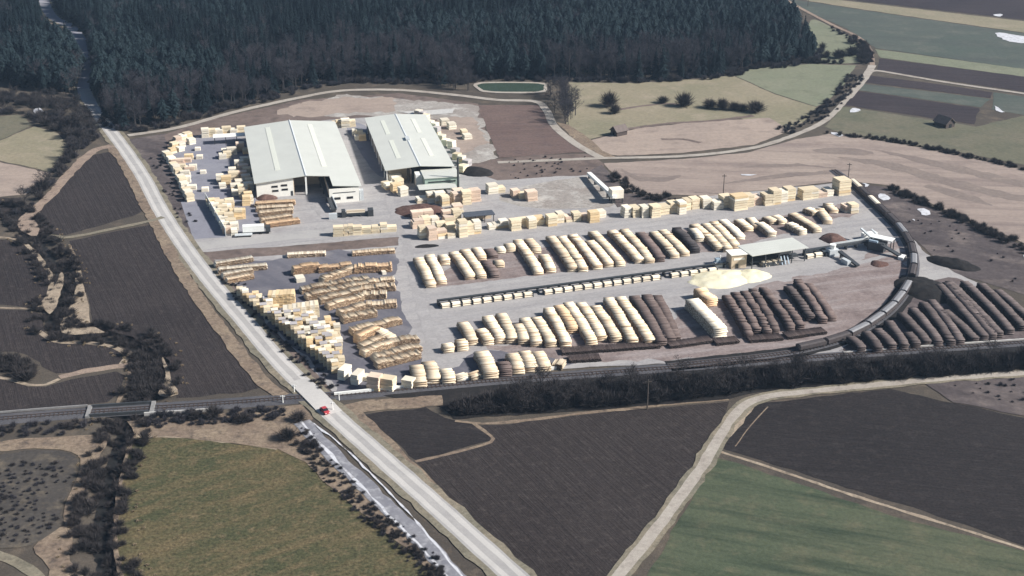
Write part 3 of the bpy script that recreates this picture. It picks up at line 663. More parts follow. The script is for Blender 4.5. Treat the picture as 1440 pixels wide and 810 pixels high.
def rowpiles(items, cr, rowname, group, dyt, dyb, wid, h, colours=None, phrase=None, bow=.4):
    """items: (x0, y0, x1, y1, material[, h, wid]) read on top of each pile; shifted down to the ground"""
    names = {'log_fresh': 'cream peeled log pile', 'log_white': 'whitish peeled log pile', 'log_orange': 'orange fresh-cut log pile', 'log_brown': 'brown barky log pile', 'log_grey': 'dark grey-brown log pile', 'log_dark': 'blackish log pile'}
    top = 'from the top' in rowname
    items = sorted(items, key=lambda t: (t[1] + t[3] if top else t[0] + t[2]))
    for i, it in enumerate(items):
        x0, y0, x1, y1, m = it[:5]; hh = it[5] if len(it) > 5 else h; ww = it[6] if len(it) > 6 else wid
        k = hh / h
        ex, ey = (x1 - x0) * .05, (y1 - y0) * .05
        a = adj(cr(x0 - ex, y0 - ey), dyt * k); b = adj(cr(x1 + ex, y1 + ey), dyb * k)
        log_pile(a, b, m, '%s, %s %s' % (names[m], ORD[i], rowname), group, ww, hh, bow=bow)

LF, LW, LO, LB, LG, LD = 'log_fresh', 'log_white', 'log_orange', 'log_brown', 'log_grey', 'log_dark'
# middle row, between the back road and the sorting conveyor
c1 = crop(560, 300); c2 = crop(780, 280); c3 = crop(980, 250)
def to1(cr, lst): return [(*cr(x0, y0), *cr(x1, y1), *rest) for (x0, y0, x1, y1, *rest) in lst]
mid = to1(c1, [(170, 390, 270, 590, LF), (265, 365, 360, 570, LF), (370, 365, 392, 405, LF, 2.4), (470, 340, 605, 525, LF), (562, 320, 700, 515, LF), (655, 300, 705, 370, LF), (760, 310, 800, 360, LB, 1.6),
               (735, 415, 815, 520, LB, 1.8), (848, 290, 862, 315, LW, 2.0), (835, 405, 850, 435, LF, 2.0), (925, 270, 945, 300, LF, 2.2), (1010, 240, 1180, 480, LF), (1100, 225, 1165, 310, LF), (1225, 360, 1285, 470, LF)])
mid += to1(c2, [(-30, 330, 148, 575, LF), (60, 330, 235, 575, LF), (155, 315, 355, 555, LF), (300, 365, 455, 540, LF), (330, 290, 545, 530, LF), (490, 280, 705, 505, LF), (590, 270, 795, 505, LF), (725, 300, 885, 490, LB, 2.4),
                (835, 290, 1005, 465, LF), (910, 275, 1095, 450, LF), (1030, 260, 1180, 415, LD, 2.6), (1165, 260, 1220, 330, LW, 2.4)])
mid += to1(c3, [(-20, 405, 185, 585, LF), (75, 400, 255, 590, LF), (140, 385, 320, 565, LF), (215, 365, 365, 490, LW), (345, 360, 440, 425, LF), (445, 345, 500, 410, LF), (525, 390, 630, 465, LW, 2.4), (580, 335, 640, 365, LF), (655, 325, 720, 365, LF),
                (775, 395, 890, 450, LW, 2.2), (805, 310, 1010, 430, LF), (925, 260, 1000, 290, LF), (1030, 270, 1100, 360, LF), (1100, 225, 1150, 280, LF, 1.4)])
rowpiles(mid, lambda x, y: (x, y), 'from the left behind the sorting conveyor', 'log piles behind the sorting conveyor', 5, 6, 3.7, 2.1)
# front row
c5 = crop(560, 420); c6 = crop(760, 380); c7 = crop(940, 370); c8 = crop(1160, 370)
fr = to1(c5, [(405, 400, 425, 425, LF, 2.4), (515, 370, 540, 405, LF, 2.6), (545, 225, 625, 360, LF), (695, 280, 760, 360, LF), (755, 175, 860, 345, LF), (865, 150, 955, 340, LF), (1005, 240, 1055, 350, LF), (1065, 190, 1165, 365, LF), (1165, 185, 1285, 370, LF)])
fr += to1(c6, [(70, 350, 210, 605, LF), (155, 320, 265, 490, LO, 2.6), (240, 305, 425, 590, LF), (345, 305, 510, 560, LF), (465, 330, 635, 570, LF), (575, 265, 770, 585, LF), (680, 260, 915, 585, LF), (800, 250, 1010, 590, LB, 2.4), (900, 240, 1085, 570, LB, 2.4), (985, 240, 1130, 560, LB, 1.6)])
rowpiles(fr, lambda x, y: (x, y), 'from the left before the sorting conveyor', 'log piles in front of the sorting conveyor', 5, 7, 3.7, 2.3)
log_pile(adj(c7(190, 340), 7), adj(c7(440, 600), 7), LW, 'tall whitish log pile with sloping side beside the brown piles and heap', 'single log piles', 4.8, 4.0)
log_pile(adj(c7(250, 260), 4), adj(c7(370, 350), 5), LO, 'short golden log pile beside the tall whitish pile', 'single log piles', 4.4, 3.4)
br_ = to1(c7, [(490, 300, 670, 595, LB), (565, 275, 735, 560, LB), (640, 265, 825, 570, LB), (715, 255, 890, 555, LB), (800, 235, 1025, 535, LB), (965, 345, 1110, 530, LB), (1010, 220, 1190, 455, LG), (1095, 175, 1290, 470, LB), (1185, 200, 1370, 455, LB, 2.0)])
rowpiles(br_, lambda x, y: (x, y), 'from the left below the sawdust heap', 'brown log piles below the sawdust heap', 4, 6, 3.0, 2.2)
low = [(790, 497, 929, 487), (940, 488, 1000, 480), (1005, 484, 1038, 480), (1052, 480, 1100, 476), (1104, 475, 1160, 467), (800, 508, 845, 505)]
for i, (x0, y0, x1, y1) in enumerate(low):
    log_pile((x0, y0), (x1, y1), LB, 'low flat brown log row, %s from the left along the front siding' % ORD[i], 'low log rows along the siding', 4.2, 1.2, end=1.2)
# dark piles right of the siding
c9 = crop(960, 270, 3.0)
gr = to1(c8, [(215, 650, 300, 725, LG), (345, 610, 440, 725, LG), (435, 585, 560, 705, LG), (530, 520, 660, 695, LG), (690, 615, 765, 690, LG), (650, 455, 850, 670, LG), (745, 415, 945, 665, LG), (835, 370, 1050, 665, LG), (900, 350, 1130, 655, LG), (1010, 430, 1250, 640, LG, 2.4), (975, 220, 1320, 610, LG), (1040, 205, 1390, 600, LG)])
gr += to1(c9, [(1130, 398, 1322, 592, LG), (1195, 398, 1372, 580, LG), (1262, 405, 1425, 565, LG), (1330, 430, 1470, 550, LG)])
rowpiles(gr, lambda x, y: (x, y), 'from the left beyond the curved siding', 'dark log piles right of the curved siding', 4, 6, 3.1, 2.3)
# left piles, lying across the picture
d7 = crop(400, 340); d8 = crop(400, 440); d4 = crop(230, 230); d6 = crop(280, 340)
lf = to1(d7, [(40, 110, 340, 95, LW, 1.6, 3.0), (590, 95, 920, 70, LF, 1.6, 3.0), (80, 235, 290, 200, LO, 3.4), (300, 225, 560, 195, LO), (330, 315, 600, 220, LF), (600, 220, 900, 205, LO, 3.0), (165, 400, 700, 310, LF), (205, 455, 720, 345, LF), (720, 335, 920, 320, LF, 1.4), (660, 395, 930, 375, LF), (310, 490, 640, 410, LF), (375, 540, 650, 465, LF), (660, 450, 865, 445, LF),
              (470, 600, 700, 530, LF), (700, 535, 940, 520, LF), (500, 650, 770, 595, LF)])
lf += to1(d8, [(580, 150, 970, 60, LF), (620, 215, 780, 140, LO, 3.2), (780, 160, 910, 215, LF), (650, 280, 830, 215, LF), (670, 335, 900, 250, LF), (900, 250, 1130, 215, LF), (765, 380, 1140, 285, LF), (790, 435, 1130, 350, LF)])
rowpiles(lf, lambda x, y: (x, y), 'from the top on the dark asphalt', 'log piles on the dark asphalt', 5, 5, 3.6, 2.2, bow=.2)
tp = to1(d4, [(790, 340, 1100, 322, LO), (795, 380, 1090, 362, LF), (815, 420, 1085, 392, LF), (830, 478, 1080, 440, LF), (870, 512, 1140, 478, LO)])
rowpiles(tp, lambda x, y: (x, y), 'from the top before the large hall', 'log piles in front of the large hall', 4, 4, 3.6, 2.0, bow=0)
fan = to1(d6, [(150, 190, 450, 140, LW), (180, 240, 560, 205, LW), (210, 285, 450, 240, LW), (240, 325, 450, 285, LF)])
rowpiles(fan, lambda x, y: (x, y), 'from the top at the roadside yard corner', 'pale piles at the yard corner', 4, 4, 3.0, 2.0, bow=0)
# short front piles by the white wall
fw = to1(d8, [(1110, 470, 1145, 600, LF), (1215, 440, 1260, 570, LF), (1355, 500, 1380, 575, LF)])
fw += to1(c5, [(500, 650, 540, 675, LW, 1.8), (620, 640, 665, 665, LF, 1.8), (700, 475, 780, 640, LF, 2.8, 4.8), (870, 555, 905, 630, LB, 2.6), (960, 490, 1010, 610, LF), (1060, 470, 1120, 595, LF), (1170, 475, 1230, 590, LF), (1310, 550, 1400, 560, LF, 1.8)])
rowpiles(fw, lambda x, y: (x, y), 'from the left behind the white wall', 'log piles behind the white wall', 5, 6, 4.2, 2.3)

# ------------------------------------------------------------------ sawn timber stacks
def pack_mesh(mat, seed):
    rg = random.Random(seed); mb = MB(); n = 6
    for i in range(n):
        z0 = i / n + .012; z1 = (i + 1) / n - .02; e = .012
        j = [rg.uniform(-e, e) for _ in range(4)]
        mb.box(-.5 + j[0], .5 + j[1], -.5 + j[2], .5 + j[3], z0, z1)
        if i < n - 1:
            for x in (-.42, .0, .40): mb.box(x - .03, x + .03, -.48, .48, z1, z1 + .032)
    return mb.mesh('timber_pack', mat)
PACKS = {k: [pack_mesh(M[k], s) for s in (1, 2, 3)] for k in ('lumber', 'lumber_pale', 'lumber_gold', 'lumber_red', 'lumber_grey')}
COVER = MB().box(-.54, .54, -.54, .54, 0, .08).mesh('cover', M['lumber_grey'])
COVERW = MB().box(-.54, .54, -.54, .54, 0, .08).mesh('cover', M['lumber_pale'])
_rs = random.Random(99)
def stack(x, y, w, dpt, h, label, group, mat='lumber', rz=ROWANG, cover=None, world_pt=None):
    p = G(x, y) if world_pt is None else world_pt
    t = empty('timber_stack', (p.x, p.y, .14), rz + _rs.uniform(-.04, .04)); tag(t, label, 'timber stack', group)
    n = max(1, round(h / 1.15)); hh = h / n; z = 0.0
    for i in range(n):
        m = mat if _rs.random() > .12 else _rs.choice(['lumber', 'lumber_pale', 'lumber_gold'])
        o = link('timber_pack', PACKS[m][_rs.randrange(3)], t, (_rs.uniform(-.12, .12), _rs.uniform(-.12, .12), z), _rs.uniform(-.02, .02), (w * _rs.uniform(.95, 1.03), dpt * _rs.uniform(.95, 1.03), hh * .88)); z += hh
    if cover: link('cover', COVER if cover == 'grey' else COVERW, t, (0, 0, z), 0, (w, dpt, 1))
    return t
MN = {'lumber': 'cream', 'lumber_pale': 'whitish', 'lumber_gold': 'golden', 'lumber_red': 'reddish', 'lumber_grey': 'grey'}
LUM, LP, LGD, LR, LGY = 'lumber', 'lumber_pale', 'lumber_gold', 'lumber_red', 'lumber_grey'
def stacks(items, place, group, cr=None, rz=ROWANG, dpt=4.2, default=LUM):
    top = 'from the top' in place
    if not top and 'from the left' not in place: place = 'from the left ' + place
    items = sorted(items, key=lambda t: (t[1] if top else t[0]))
    for i, it in enumerate(items):
        x, y, w, h = it[:4]; m = it[4] if len(it) > 4 else default; dd = it[5] if len(it) > 5 else dpt
        if cr: x, y = cr(x, y)
        size = 'tall ' if h > 4.5 else ('low ' if h < 2.2 else '')
        stack(x, y, w, dd, h, '%s%s timber stack, %s %s' % (size, MN[m], ORD[i], place), group, m, rz)
e5 = crop(450, 230)
stacks([(155, 610, 4.0, 4.2), (218, 605, 1.6, 4.2), (262, 600, 2.0, 4.2), (315, 598, 3.8, 3.8), (392, 590, 3.8, 3.0), (470, 582, 3.2, 3.0), (538, 575, 2.8, 3.6), (605, 570, 3.8, 2.4)], 'from the left in the row beside the access road', 'stacks beside the access road', e5, R(8), 3.0)
stacks([(170, 118, 4.0, 3.4, LR), (235, 92, 3.4, 3.4), (300, 85, 3.0, 3.0, LP), (425, 78, 4.2, 3.0, LR), (490, 60, 3.4, 5.0), (205, 205, 3.2, 5.0), (285, 218, 3.6, 5.2, LR), (362, 150, 4.0, 4.0), (365, 205, 3.8, 3.6, LR), (440, 165, 3.8, 4.0), (445, 200, 3.4, 2.2, LP), (540, 195, 3.6, 7.0), (598, 172, 3.4, 5.0), (662, 165, 3.0, 5.4, LP),
        (785, 128, 3.0, 2.0, LP), (835, 122, 3.4, 2.2, LP), (885, 115, 3.6, 3.2, LP), (985, 138, 4.2, 4.6), (1055, 105, 4.4, 3.4), (1120, 122, 3.4, 4.6), (1182, 92, 4.0, 3.6), (1290, 100, 4.0, 4.6), (1350, 75, 4.2, 3.4)], 'from the left round the dark-roofed shed', 'stacks along the back road, left part', c1, ROWANG, 3.6)
stacks([(40, 180, 3.0, 3.8, LP), (110, 185, 2.8, 2.6, LR), (178, 180, 3.4, 3.8), (248, 170, 2.8, 2.4, LR), (325, 190, 4.2, 4.6, LGD), (390, 150, 3.0, 3.0, LP)], 'from the left of six left of the white conveyor', 'stacks left of the white conveyor', c2, ROWANG, 3.8, LUM)
stacks([(600, 148, 3.0, 4.6, LP), (670, 145, 3.0, 4.6), (748, 146, 3.0, 4.8, LP), (838, 148, 4.0, 5.2), (912, 122, 4.4, 4.0), (990, 108, 3.6, 4.6), (1062, 118, 3.2, 5.4, LP), (1110, 85, 2.6, 4.6), (1172, 75, 3.6, 4.8), (1265, 70, 3.6, 4.6, LP), (1362, 75, 4.2, 3.4, LP)], 'from left, right of the white conveyor', 'stacks right of the white conveyor', c2, ROWANG, 4.4)
stacks([(65, 245, 4.2, 4.2), (160, 258, 4.4, 3.2, LP), (240, 240, 4.6, 5.0), (345, 262, 6.4, 6.4), (420, 235, 4.4, 5.2), (490, 220, 4.0, 3.8, LR), (590, 222, 4.6, 5.0), (650, 215, 4.0, 6.4), (710, 195, 3.8, 5.0, LP), (770, 185, 4.2, 5.6), (905, 175, 4.4, 4.6), (968, 165, 4.0, 4.4), (1040, 155, 4.2, 2.2, LR), (1100, 145, 3.2, 3.0, LP), (1215, 135, 6.0, 7.0, LUM, 6.0)], 'from the left at the far end of the back row', 'stacks at the far end of the back row', c3, ROWANG, 5.0)
stacks([(1255, 285, 3.2, 3.2, LR), (1310, 290, 3.6, 4.0)], 'of two by the straight train', 'pair of stacks by the siding', c3)
f3 = crop(640, 180)
stacks([(15, 635, 4.0, 5.0, LR), (90, 640, 4.0, 6.0), (165, 615, 4.4, 5.4, LR), (310, 548, 4.6, 4.2, LP), (380, 540, 3.6, 2.6), (505, 580, 3.2, 3.4, LR), (565, 590, 3.2, 2.4), (640, 608, 4.6, 4.4, LR), (20, 690, 3.6, 2.6, LP)], 'from the left near the second hall and rubble ground', 'stacks east of the second hall', f3)
stacks([(860, 325, 5.0, 2.4, LP), (940, 325, 4.0, 4.6, LP), (1010, 330, 4.6, 5.0, LP), (1050, 352, 3.4, 4.4), (1095, 335, 4.0, 3.6, LR), (1150, 330, 4.6, 4.6), (1165, 270, 4.6, 3.0, LR), (1075, 440, 4.6, 2.4, LR), (1160, 410, 4.2, 3.4, LR), (820, 460, 4.8, 3.2, LR), (910, 450, 4.0, 3.2, LR), (880, 510, 4.4, 3.2), (960, 500, 4.0, 2.6), (1090, 500, 4.6, 2.8), (820, 540, 4.6, 3.0, LR)], 'from the left round the dark bark heap', 'stacks round the bark heap', e5, ROWANG, 3.6)
stacks([(635, 165, 5.0, 4.0, LP), (560, 200, 3.6, 2.6), (640, 240, 4.0, 4.2, LGD), (700, 270, 3.8, 4.0, LP), (590, 215, 4.6, 3.0, LP), (660, 195, 4.2, 3.8)], 'of the clump in front of the second hall', 'stacks in front of the second hall', e5, R(30), 3.0)
a1 = crop(200, 140)
stacks([(535, 318, 3.6, 4.6, LP), (590, 312, 3.8, 4.0), (650, 305, 4.0, 3.6, LP), (715, 298, 4.4, 4.2), (775, 298, 3.6, 3.2, LP), (838, 290, 4.0, 4.0)], 'from the left in the short row behind the white canopy', 'stacks behind the white canopy', a1, R(12), 3.6)
stacks([(255, 450, 3.0, 2.4), (270, 410, 3.4, 3.0), (300, 370, 3.2, 3.6, LR), (330, 400, 3.4, 2.6, LP), (345, 355, 3.2, 3.8, LR), (385, 345, 4.0, 4.2), (415, 375, 3.4, 3.0, LP), (320, 435, 3.0, 2.2, LP)], 'of the clump at the upper left yard corner', 'stacks at the upper left corner', a1, R(40), 3.4)
fence = [(195, 465), (215, 495), (235, 525), (255, 560), (275, 595), (295, 630), (312, 665), (330, 700), (345, 740), (360, 775), (375, 810), (392, 845)]
stacks([(x + 10, y + 10, 3.4, 3.2 if i % 3 else 2.2, [LP, LUM, LP, LUM][i % 4]) for i, (x, y) in enumerate(fence)], 'from the top in the line along the left yard edge', 'stacks along the left yard edge', a1, R(-60), 3.4)
stacks([(300, 540, 6.0, 2.4, LR), (360, 530, 6.0, 2.0, LR), (395, 505, 4.0, 2.6), (330, 600, 4.4, 3.0), (365, 645, 4.2, 2.6, LP), (400, 600, 4.4, 2.2, LR), (430, 595, 3.4, 2.6, LP), (375, 700, 4.0, 3.0, LP), (420, 760, 4.0, 2.2, LP), (518, 625, 2.6, 1.6, LP), (470, 430, 2.6, 1.6, LP), (485, 500, 3.0, 1.8, LP), (535, 775, 3.0, 1.8, LP)], 'of the loose group in the left yard', 'loose stacks in the left yard', a1, R(10), 2.6)
stacks([(680, 498, 3.4, 2.6, LP), (720, 490, 3.6, 3.0), (760, 462, 4.4, 3.4, LP), (830, 435, 3.8, 4.4, LR), (875, 455, 3.0, 2.6), (690, 450, 2.4, 2.0, LP), (820, 575, 4.0, 3.6, LP), (870, 545, 4.2, 3.4, LP), (850, 600, 4.6, 3.0, LR), (660, 690, 3.4, 3.2, LP), (710, 715, 4.2, 4.0, LGD), (770, 672, 4.6, 3.6), (840, 660, 4.6, 3.2, LR), (890, 635, 4.0, 3.6), (880, 690, 4.0, 3.2, LR), (760, 620, 3.4, 2.6, LP), (680, 745, 3.0, 2.2, LP), (830, 735, 4.4, 3.4), (790, 775, 4.2, 3.6, LP), (850, 790, 4.4, 3.8), (900, 765, 4.2, 3.6, LP), (910, 725, 3.8, 3.2)], 'from the top against the large hall', 'stacks along the west wall of the large hall', a1, R(14), 3.2)
stacks([(640, 205, 3.4, 3.6, LP), (690, 235, 4.0, 3.2, LGD), (610, 265, 3.4, 2.6, LP), (675, 285, 3.8, 4.0), (715, 300, 3.6, 3.4, LP), (700, 350, 3.4, 4.2, LGD), (730, 335, 3.0, 3.4, LP)], 'of the clump left of the orange piles', 'stacks left of the orange piles', d4, R(14), 3.2)
stacks([(400, 355, 3.6, 3.0, LP), (440, 345, 3.6, 2.6), (430, 390, 3.8, 3.2, LP), (480, 375, 4.0, 3.4), (450, 430, 3.6, 3.0, LP), (500, 420, 4.0, 3.6), (540, 400, 3.6, 3.0, LP), (480, 465, 3.8, 3.4), (530, 455, 4.0, 3.6), (505, 505, 3.6, 3.2, LP), (555, 490, 4.0, 3.8), (520, 545, 3.6, 3.2, LP), (570, 535, 4.0, 3.4), (600, 560, 3.2, 3.2, LP), (535, 585, 3.4, 2.8, LR), (600, 600, 2.6, 2.6, LP), (560, 365, 3.8, 3.6), (600, 460, 3.4, 4.0, LGD), (635, 465, 3.4, 4.2, LGD), (665, 460, 3.0, 4.0, LGD)], 'from the top of the crowd right of the parking lot', 'stacks right of the parking lot', d4, R(14), 3.2)
b2 = crop(420, 140)
stacks([(310, 235, 3.0, 3.2), (345, 230, 3.6, 3.6), (395, 235, 4.2, 4.6, LP), (455, 228, 3.0, 3.6), (480, 300, 3.4, 3.0, LP), (515, 310, 3.4, 3.4), (540, 345, 3.4, 3.6, LGD), (500, 340, 3.0, 2.4, LP)], 'from the left between the backs of the two halls', 'stacks between the two halls', b2, R(12), 3.2)
east = [(1010, 125), (1045, 150), (1075, 185), (1110, 215), (1150, 245), (1165, 290), (1205, 335), (1240, 385), (1290, 410), (1320, 450), (1335, 505), (1375, 540), (1395, 590), (1420, 560), (1380, 620)]
stacks([(x, y, 3.2, 2.4 + (i % 3) * .7, [LP, LGY, LUM, LP][i % 4]) for i, (x, y) in enumerate(east)], 'from the top of the line east of the second hall', 'stacks in line east of the second hall', b2, R(-30), 3.4)
stacks([(1230, 210, 4.0, 3.0, LP), (1290, 245, 4.0, 3.2, LP), (1420, 330, 4.0, 2.4, LP), (1395, 290, 3.0, 2.2)], 'of the loose ones right of the second hall', 'loose stacks right of the second hall', b2, R(20))

# the close-packed drying stacks beside the main road
A = G(335, 413).to_2d(); B = G(474, 526).to_2d(); dr = (B - A).normalized(); nr = Vector((math.cos(R(14)), math.sin(R(14))))
L = (B - A).length; depthn = [1, 1, 2, 2, 3, 3, 2, 2, 2, 2, 3, 3, 4, 4, 5, 5, 5, 4, 4, 4, 3, 3, 2, 2, 2, 1]
step = L / len(depthn); rn = random.Random(5)
for i, dn in enumerate(depthn):
    for j in range(dn):
        p = A + dr * (i + .5) * step + nr * (j * 3.2 + rn.uniform(-.25, .25)); m = rn.choice([LUM, LUM, LP, LUM, LGD] if j else [LUM, LGD, LUM])
        cv = rn.choice(['grey', 'grey', 'pale', None]) if 9 < i < 22 and j < 4 else rn.choice(['pale', None, None, 'grey'])
        hh = rn.choice([3.8, 4.4, 5.0, 5.4]) * (1.05 if 9 < i < 20 else .8)
        topw = {'grey': 'under grey boards', 'pale': 'under pale boards', None: 'uncovered'}[cv]
        stack(0, 0, 2.2, step * .72, hh, '%s drying stack %s, %s line from the top, %s from the road' % (MN[m], topw, ORD[i], ORD[j]), 'drying stacks beside the main road', m, R(14), cv, Vector((p.x, p.y, 0)))
stacks([(610 + i * 31, 545 - i * 2, 1.5, 5.2, LGD) for i in range(7)], 'from the left of seven jutting onto the asphalt', 'narrow golden stacks on the asphalt', d6, R(5), 4.6)
stacks([(740 + i * 36, 660 - i * 6, 1.8, 4.8, LUM if i % 2 else LP) for i in range(8)], 'from the left of the short row behind the drying stacks', 'stacks behind the drying stacks', d6, R(10), 4.4)
stacks([(510, 545, 2.4, 3.6, LP, 5.0), (617, 585, 2.4, 3.6, LP, 5.0), (765, 645, 4.0, 5.0, LR, 3.4), (745, 570, 6.0, 1.6, LP, 3.0), (878, 645, 4.4, 4.2, LUM, 3.4), (1048, 625, 3.6, 3.0, LP, 3.4)], 'from the left in the front corner by the level crossing', 'stacks in the front corner', d8, R(-20))
stacks([(130, 330, 3.2, 1.8, LP), (835, 265, 1.6, 1.2, LP)], 'of two small ones by the orange piles', 'small stacks on the asphalt', d7)

# ------------------------------------------------------------------ the halls and other buildings
def roof_slab(mb, x0, z0, x1, z1, y0, y1, t=.25):
    mb.prism([(x0, z0), (x1, z1), (x1, z1 + t), (x0, z0 + t)], y0, y1); return mb
# large hall: gable, right third runs forward as an annex
h1 = empty('sawmill_hall', G(360, 257, 7.0).to_2d().to_3d(), R(13.2)); h1.location.z = 0.1
tag(h1, 'large pale green roofed sawmill hall with open front and white wall', 'hall')
Wd, Ln, EV, RG = 42.0, 86.0, 6.8, 8.7; rx = 21.0; sl = (RG - EV) / rx
roof_slab(MB(), -.8, EV - .8 * sl, rx, RG, -1.2, Ln + .8).build('roof', M['roof_mint'], h1)
rr = roof_slab(MB(), rx, RG, 31.0, RG - sl * 10, -1.2, Ln + .8); roof_slab(rr, 31.0, RG - sl * 10, Wd + 1.2, RG - sl * (Wd + 1.2 - rx), -14.6, Ln + .8)
r2 = rr.build('roof', M['roof_mint'], h1)
cap = MB().prism([(rx - .5, RG + .22), (rx, RG + .5), (rx + .5, RG + .22)], -1.3, Ln + .9).build('ridge_cap', M['steel_light'], h1)
for (x0, y0, y1) in ((9.0, 12, Ln - 6), (31.0 - 1.8, 12, Ln - 6)):
    f_ = (lambda x: EV + x * sl) if x0 < rx else (lambda x: RG - (x - rx) * sl)
    MB().prism([(x0, f_(x0) + .26), (x0 + 2.2, f_(x0 + 2.2) + .26), (x0 + 2.2, f_(x0 + 2.2) + .36), (x0, f_(x0) + .36)], y0, y1).build('skylight', M['skylight'], h1)
MB().box(0, .3, 0, Ln, 0, EV - .1).build('side_wall', M['wall_tan'], h1)
MB().box(Wd - .3, Wd, -14, Ln, 0, EV - .15).build('side_wall', M['wall_white'], h1)
MB().prism([(0.3, 0), (Wd - .3, 0), (Wd - .3, EV - .1), (rx, RG - .1), (.3, EV - .1)], Ln - .3, Ln).build('back_wall', M['wall_tan'], h1)
fw_ = MB().prism([(0, 0), (15.6, 0), (15.6, EV + 15.6 * sl - .08), (0, EV - .08)], -.3, -.002).build('front_wall', M['wall_white'], h1)
for (x, z) in ((6.4, 4.3), (10.4, 4.6), (6.6, 2.4), (10.6, 2.7)):
    wdw = MB().box(x, x + 2.6, -.42, -.31, z, z + .8).build('window', M['glass'], h1); MB().box(x - .12, x + 2.72, -.38, -.305, z - .14, z - .002).build('sill', M['concrete'], wdw)
MB().box(14.4, 15.3, -.4, -.31, 0, 2.2).build('door', M['steel'], h1)
MB().box(rx - .35, rx + .35, -.9, -.2, 0, RG - .2).build('pillar', M['white'], h1)
MB().box(29.4, 29.7, -14, 14, 0, 6.0).build('inner_wall', M['wall_tan'], h1)
MB().box(15.8, 29.3, 13.0, 13.3, 0, 7.4).build('inner_wall', M['wall_tan'], h1)
MB().box(15.6, 15.9, -.2, 13, 0, 7.4).build('inner_wall', M['wall_tan'], h1)
aw = MB().box(29.4, Wd, -14.3, -14.0, 0, 6.4).build('annex_front', M['wall_white'], h1)
for x in (31.5, 36.8): w_ = MB().box(x, x + 2.6, -14.42, -14.31, 1.6, 2.6).build('window', M['glass'], h1)
MB().box(31.0, 40.5, -14.40, -14.31, 4.4, 4.7).build('vent_strip', M['steel'], h1)
MB().box(42.3, 44.0, -13.5, -11.0, 0, 4.6).build('cyclone_box', M['steel_light'], h1)
# second hall
h2 = empty('planing_hall', G(544, 239, 7.0).to_2d().to_3d(), R(11.8)); h2.location.z = 0.1
tag(h2, 'second hall with pale roof and mint green front block', 'hall')
Wd, Ln, EV, RG, rx = 29.0, 84.0, 6.8, 7.9, 14.5; sl = (RG - EV) / rx
roof_slab(MB(), -.8, EV - .8 * sl, rx, RG, -1.0, Ln + .8).build('roof', M['roof_mint'], h2)
roof_slab(MB(), rx, RG, Wd + .8, EV - .8 * sl, -1.0, Ln + .8).build('roof', M['roof_mint'], h2)
MB().prism([(rx - .5, RG + .22), (rx, RG + .46), (rx + .5, RG + .22)], -1.1, Ln + .9).build('ridge_cap', M['steel_light'], h2)
for (x0, y0, y1) in ((6.0, 52, 76), (6.0, 14, 42), (21.0, 52, 76), (21.0, 14, 42)):
    f_ = (lambda x: EV + x * sl) if x0 < rx else (lambda x: RG - (x - rx) * sl)
    MB().prism([(x0, f_(x0) + .26), (x0 + 2.0, f_(x0 + 2.) + .26), (x0 + 2., f_(x0 + 2.) + .36), (x0, f_(x0) + .36)], y0, y1).build('skylight', M['skylight'], h2)
MB().box(13.6, 15.4, 38, 43, RG + .3, RG + 1.0).build('roof_vent', M['steel_light'], h2)
for y in range(0, 81, 10): MB().box(-.2, .2, y, y + .4, 0, EV - .1).build('post', M['white'], h2)
MB().box(0.0, .2, 20.5, Ln, 0, EV - .2).build('side_wall', M['inside'], h2)
MB().box(Wd - .3, Wd, 0, Ln, 0, EV - .1).build('side_wall', M['wall_mint'], h2)
MB().prism([(0.3, 0), (Wd - .3, 0), (Wd - .3, EV - .1), (rx, RG - .1), (.3, EV - .1)], Ln - .3, Ln).build('back_wall', M['wall_tan'], h2)
MB().box(1.2, 9.5, 6, 6.3, 0, 5.8).build('inner_wall', M['wall_tan'], h2)
MB().box(10.4, 10.7, -.3, 16, 0, 6.6).build('inner_wall', M['inside'], h2)
MB().box(12.0, 14.9, -5.0, -.2, 0, 5.4).build('silo_block', M['white'], h2)
fb = MB().box(15.0, 30.2, -11.5, -.1, 0, 5.6).build('front_block', M['wall_mint'], h2)
MB().prism([(14.7, 5.62), (30.5, 5.62), (30.5, 5.9), (14.7, 5.9)], -12.0, -.1).build('block_roof', M['roof_mint'], fb)
MB().box(16.5, 28.5, -11.62, -11.51, 3.5, 4.1).build('window_strip', M['glass'], fb)
cn = MB().prism([(11.5, 2.9), (28.0, 2.9), (28.0, 3.1), (11.5, 3.1)], -18.5, -11.7).build('canopy', M['roof_mint'], h2)
for x in (12.0, 17.0, 22.5, 27.4): MB().box(x, x + .35, -18.2, -17.85, 0, 2.88).build('post', M['steel'], cn)
MB().tube((29.3, -13.2, 0), (29.3, -13.2, 14.5), .5, .45, 10).build('flue_pipe', M['steel'], h2)
# white canopy roof left of the large hall
p = G(302, 204).to_2d(); cp = empty('open_shed', (p.x, p.y, .1), R(12)); tag(cp, 'narrow open shed with long white roof left of the large hall', 'shed')
MB().box(-.5, 16.5, -.6, 5.0, 3.6, 3.85).build('roof', M['white'], cp)
for x in (0, 5.2, 10.4, 15.6):
    for y in (0, 4.2): MB().box(x, x + .3, y, y + .3, 0, 3.59).build('post', M['steel'], cp)
# dark-roofed shed in the back row
p = G(655, 316).to_2d(); ds = empty('storage_shed', (p.x, p.y, .1), R(15)); tag(ds, 'small storage shed with dark flat roof among the timber stacks', 'shed')
MB().box(-.4, 12.2, -.5, 5.0, 3.2, 3.5).build('roof', M['darkroof'], ds); MB().box(0, 11.8, 4.2, 4.4, 0, 3.19).build('back_wall', M['wall_tan'], ds)
for x in (0, 3.9, 7.8, 11.5): MB().box(x, x + .3, -.1, .2, 0, 3.19).build('post', M['pole'], ds)
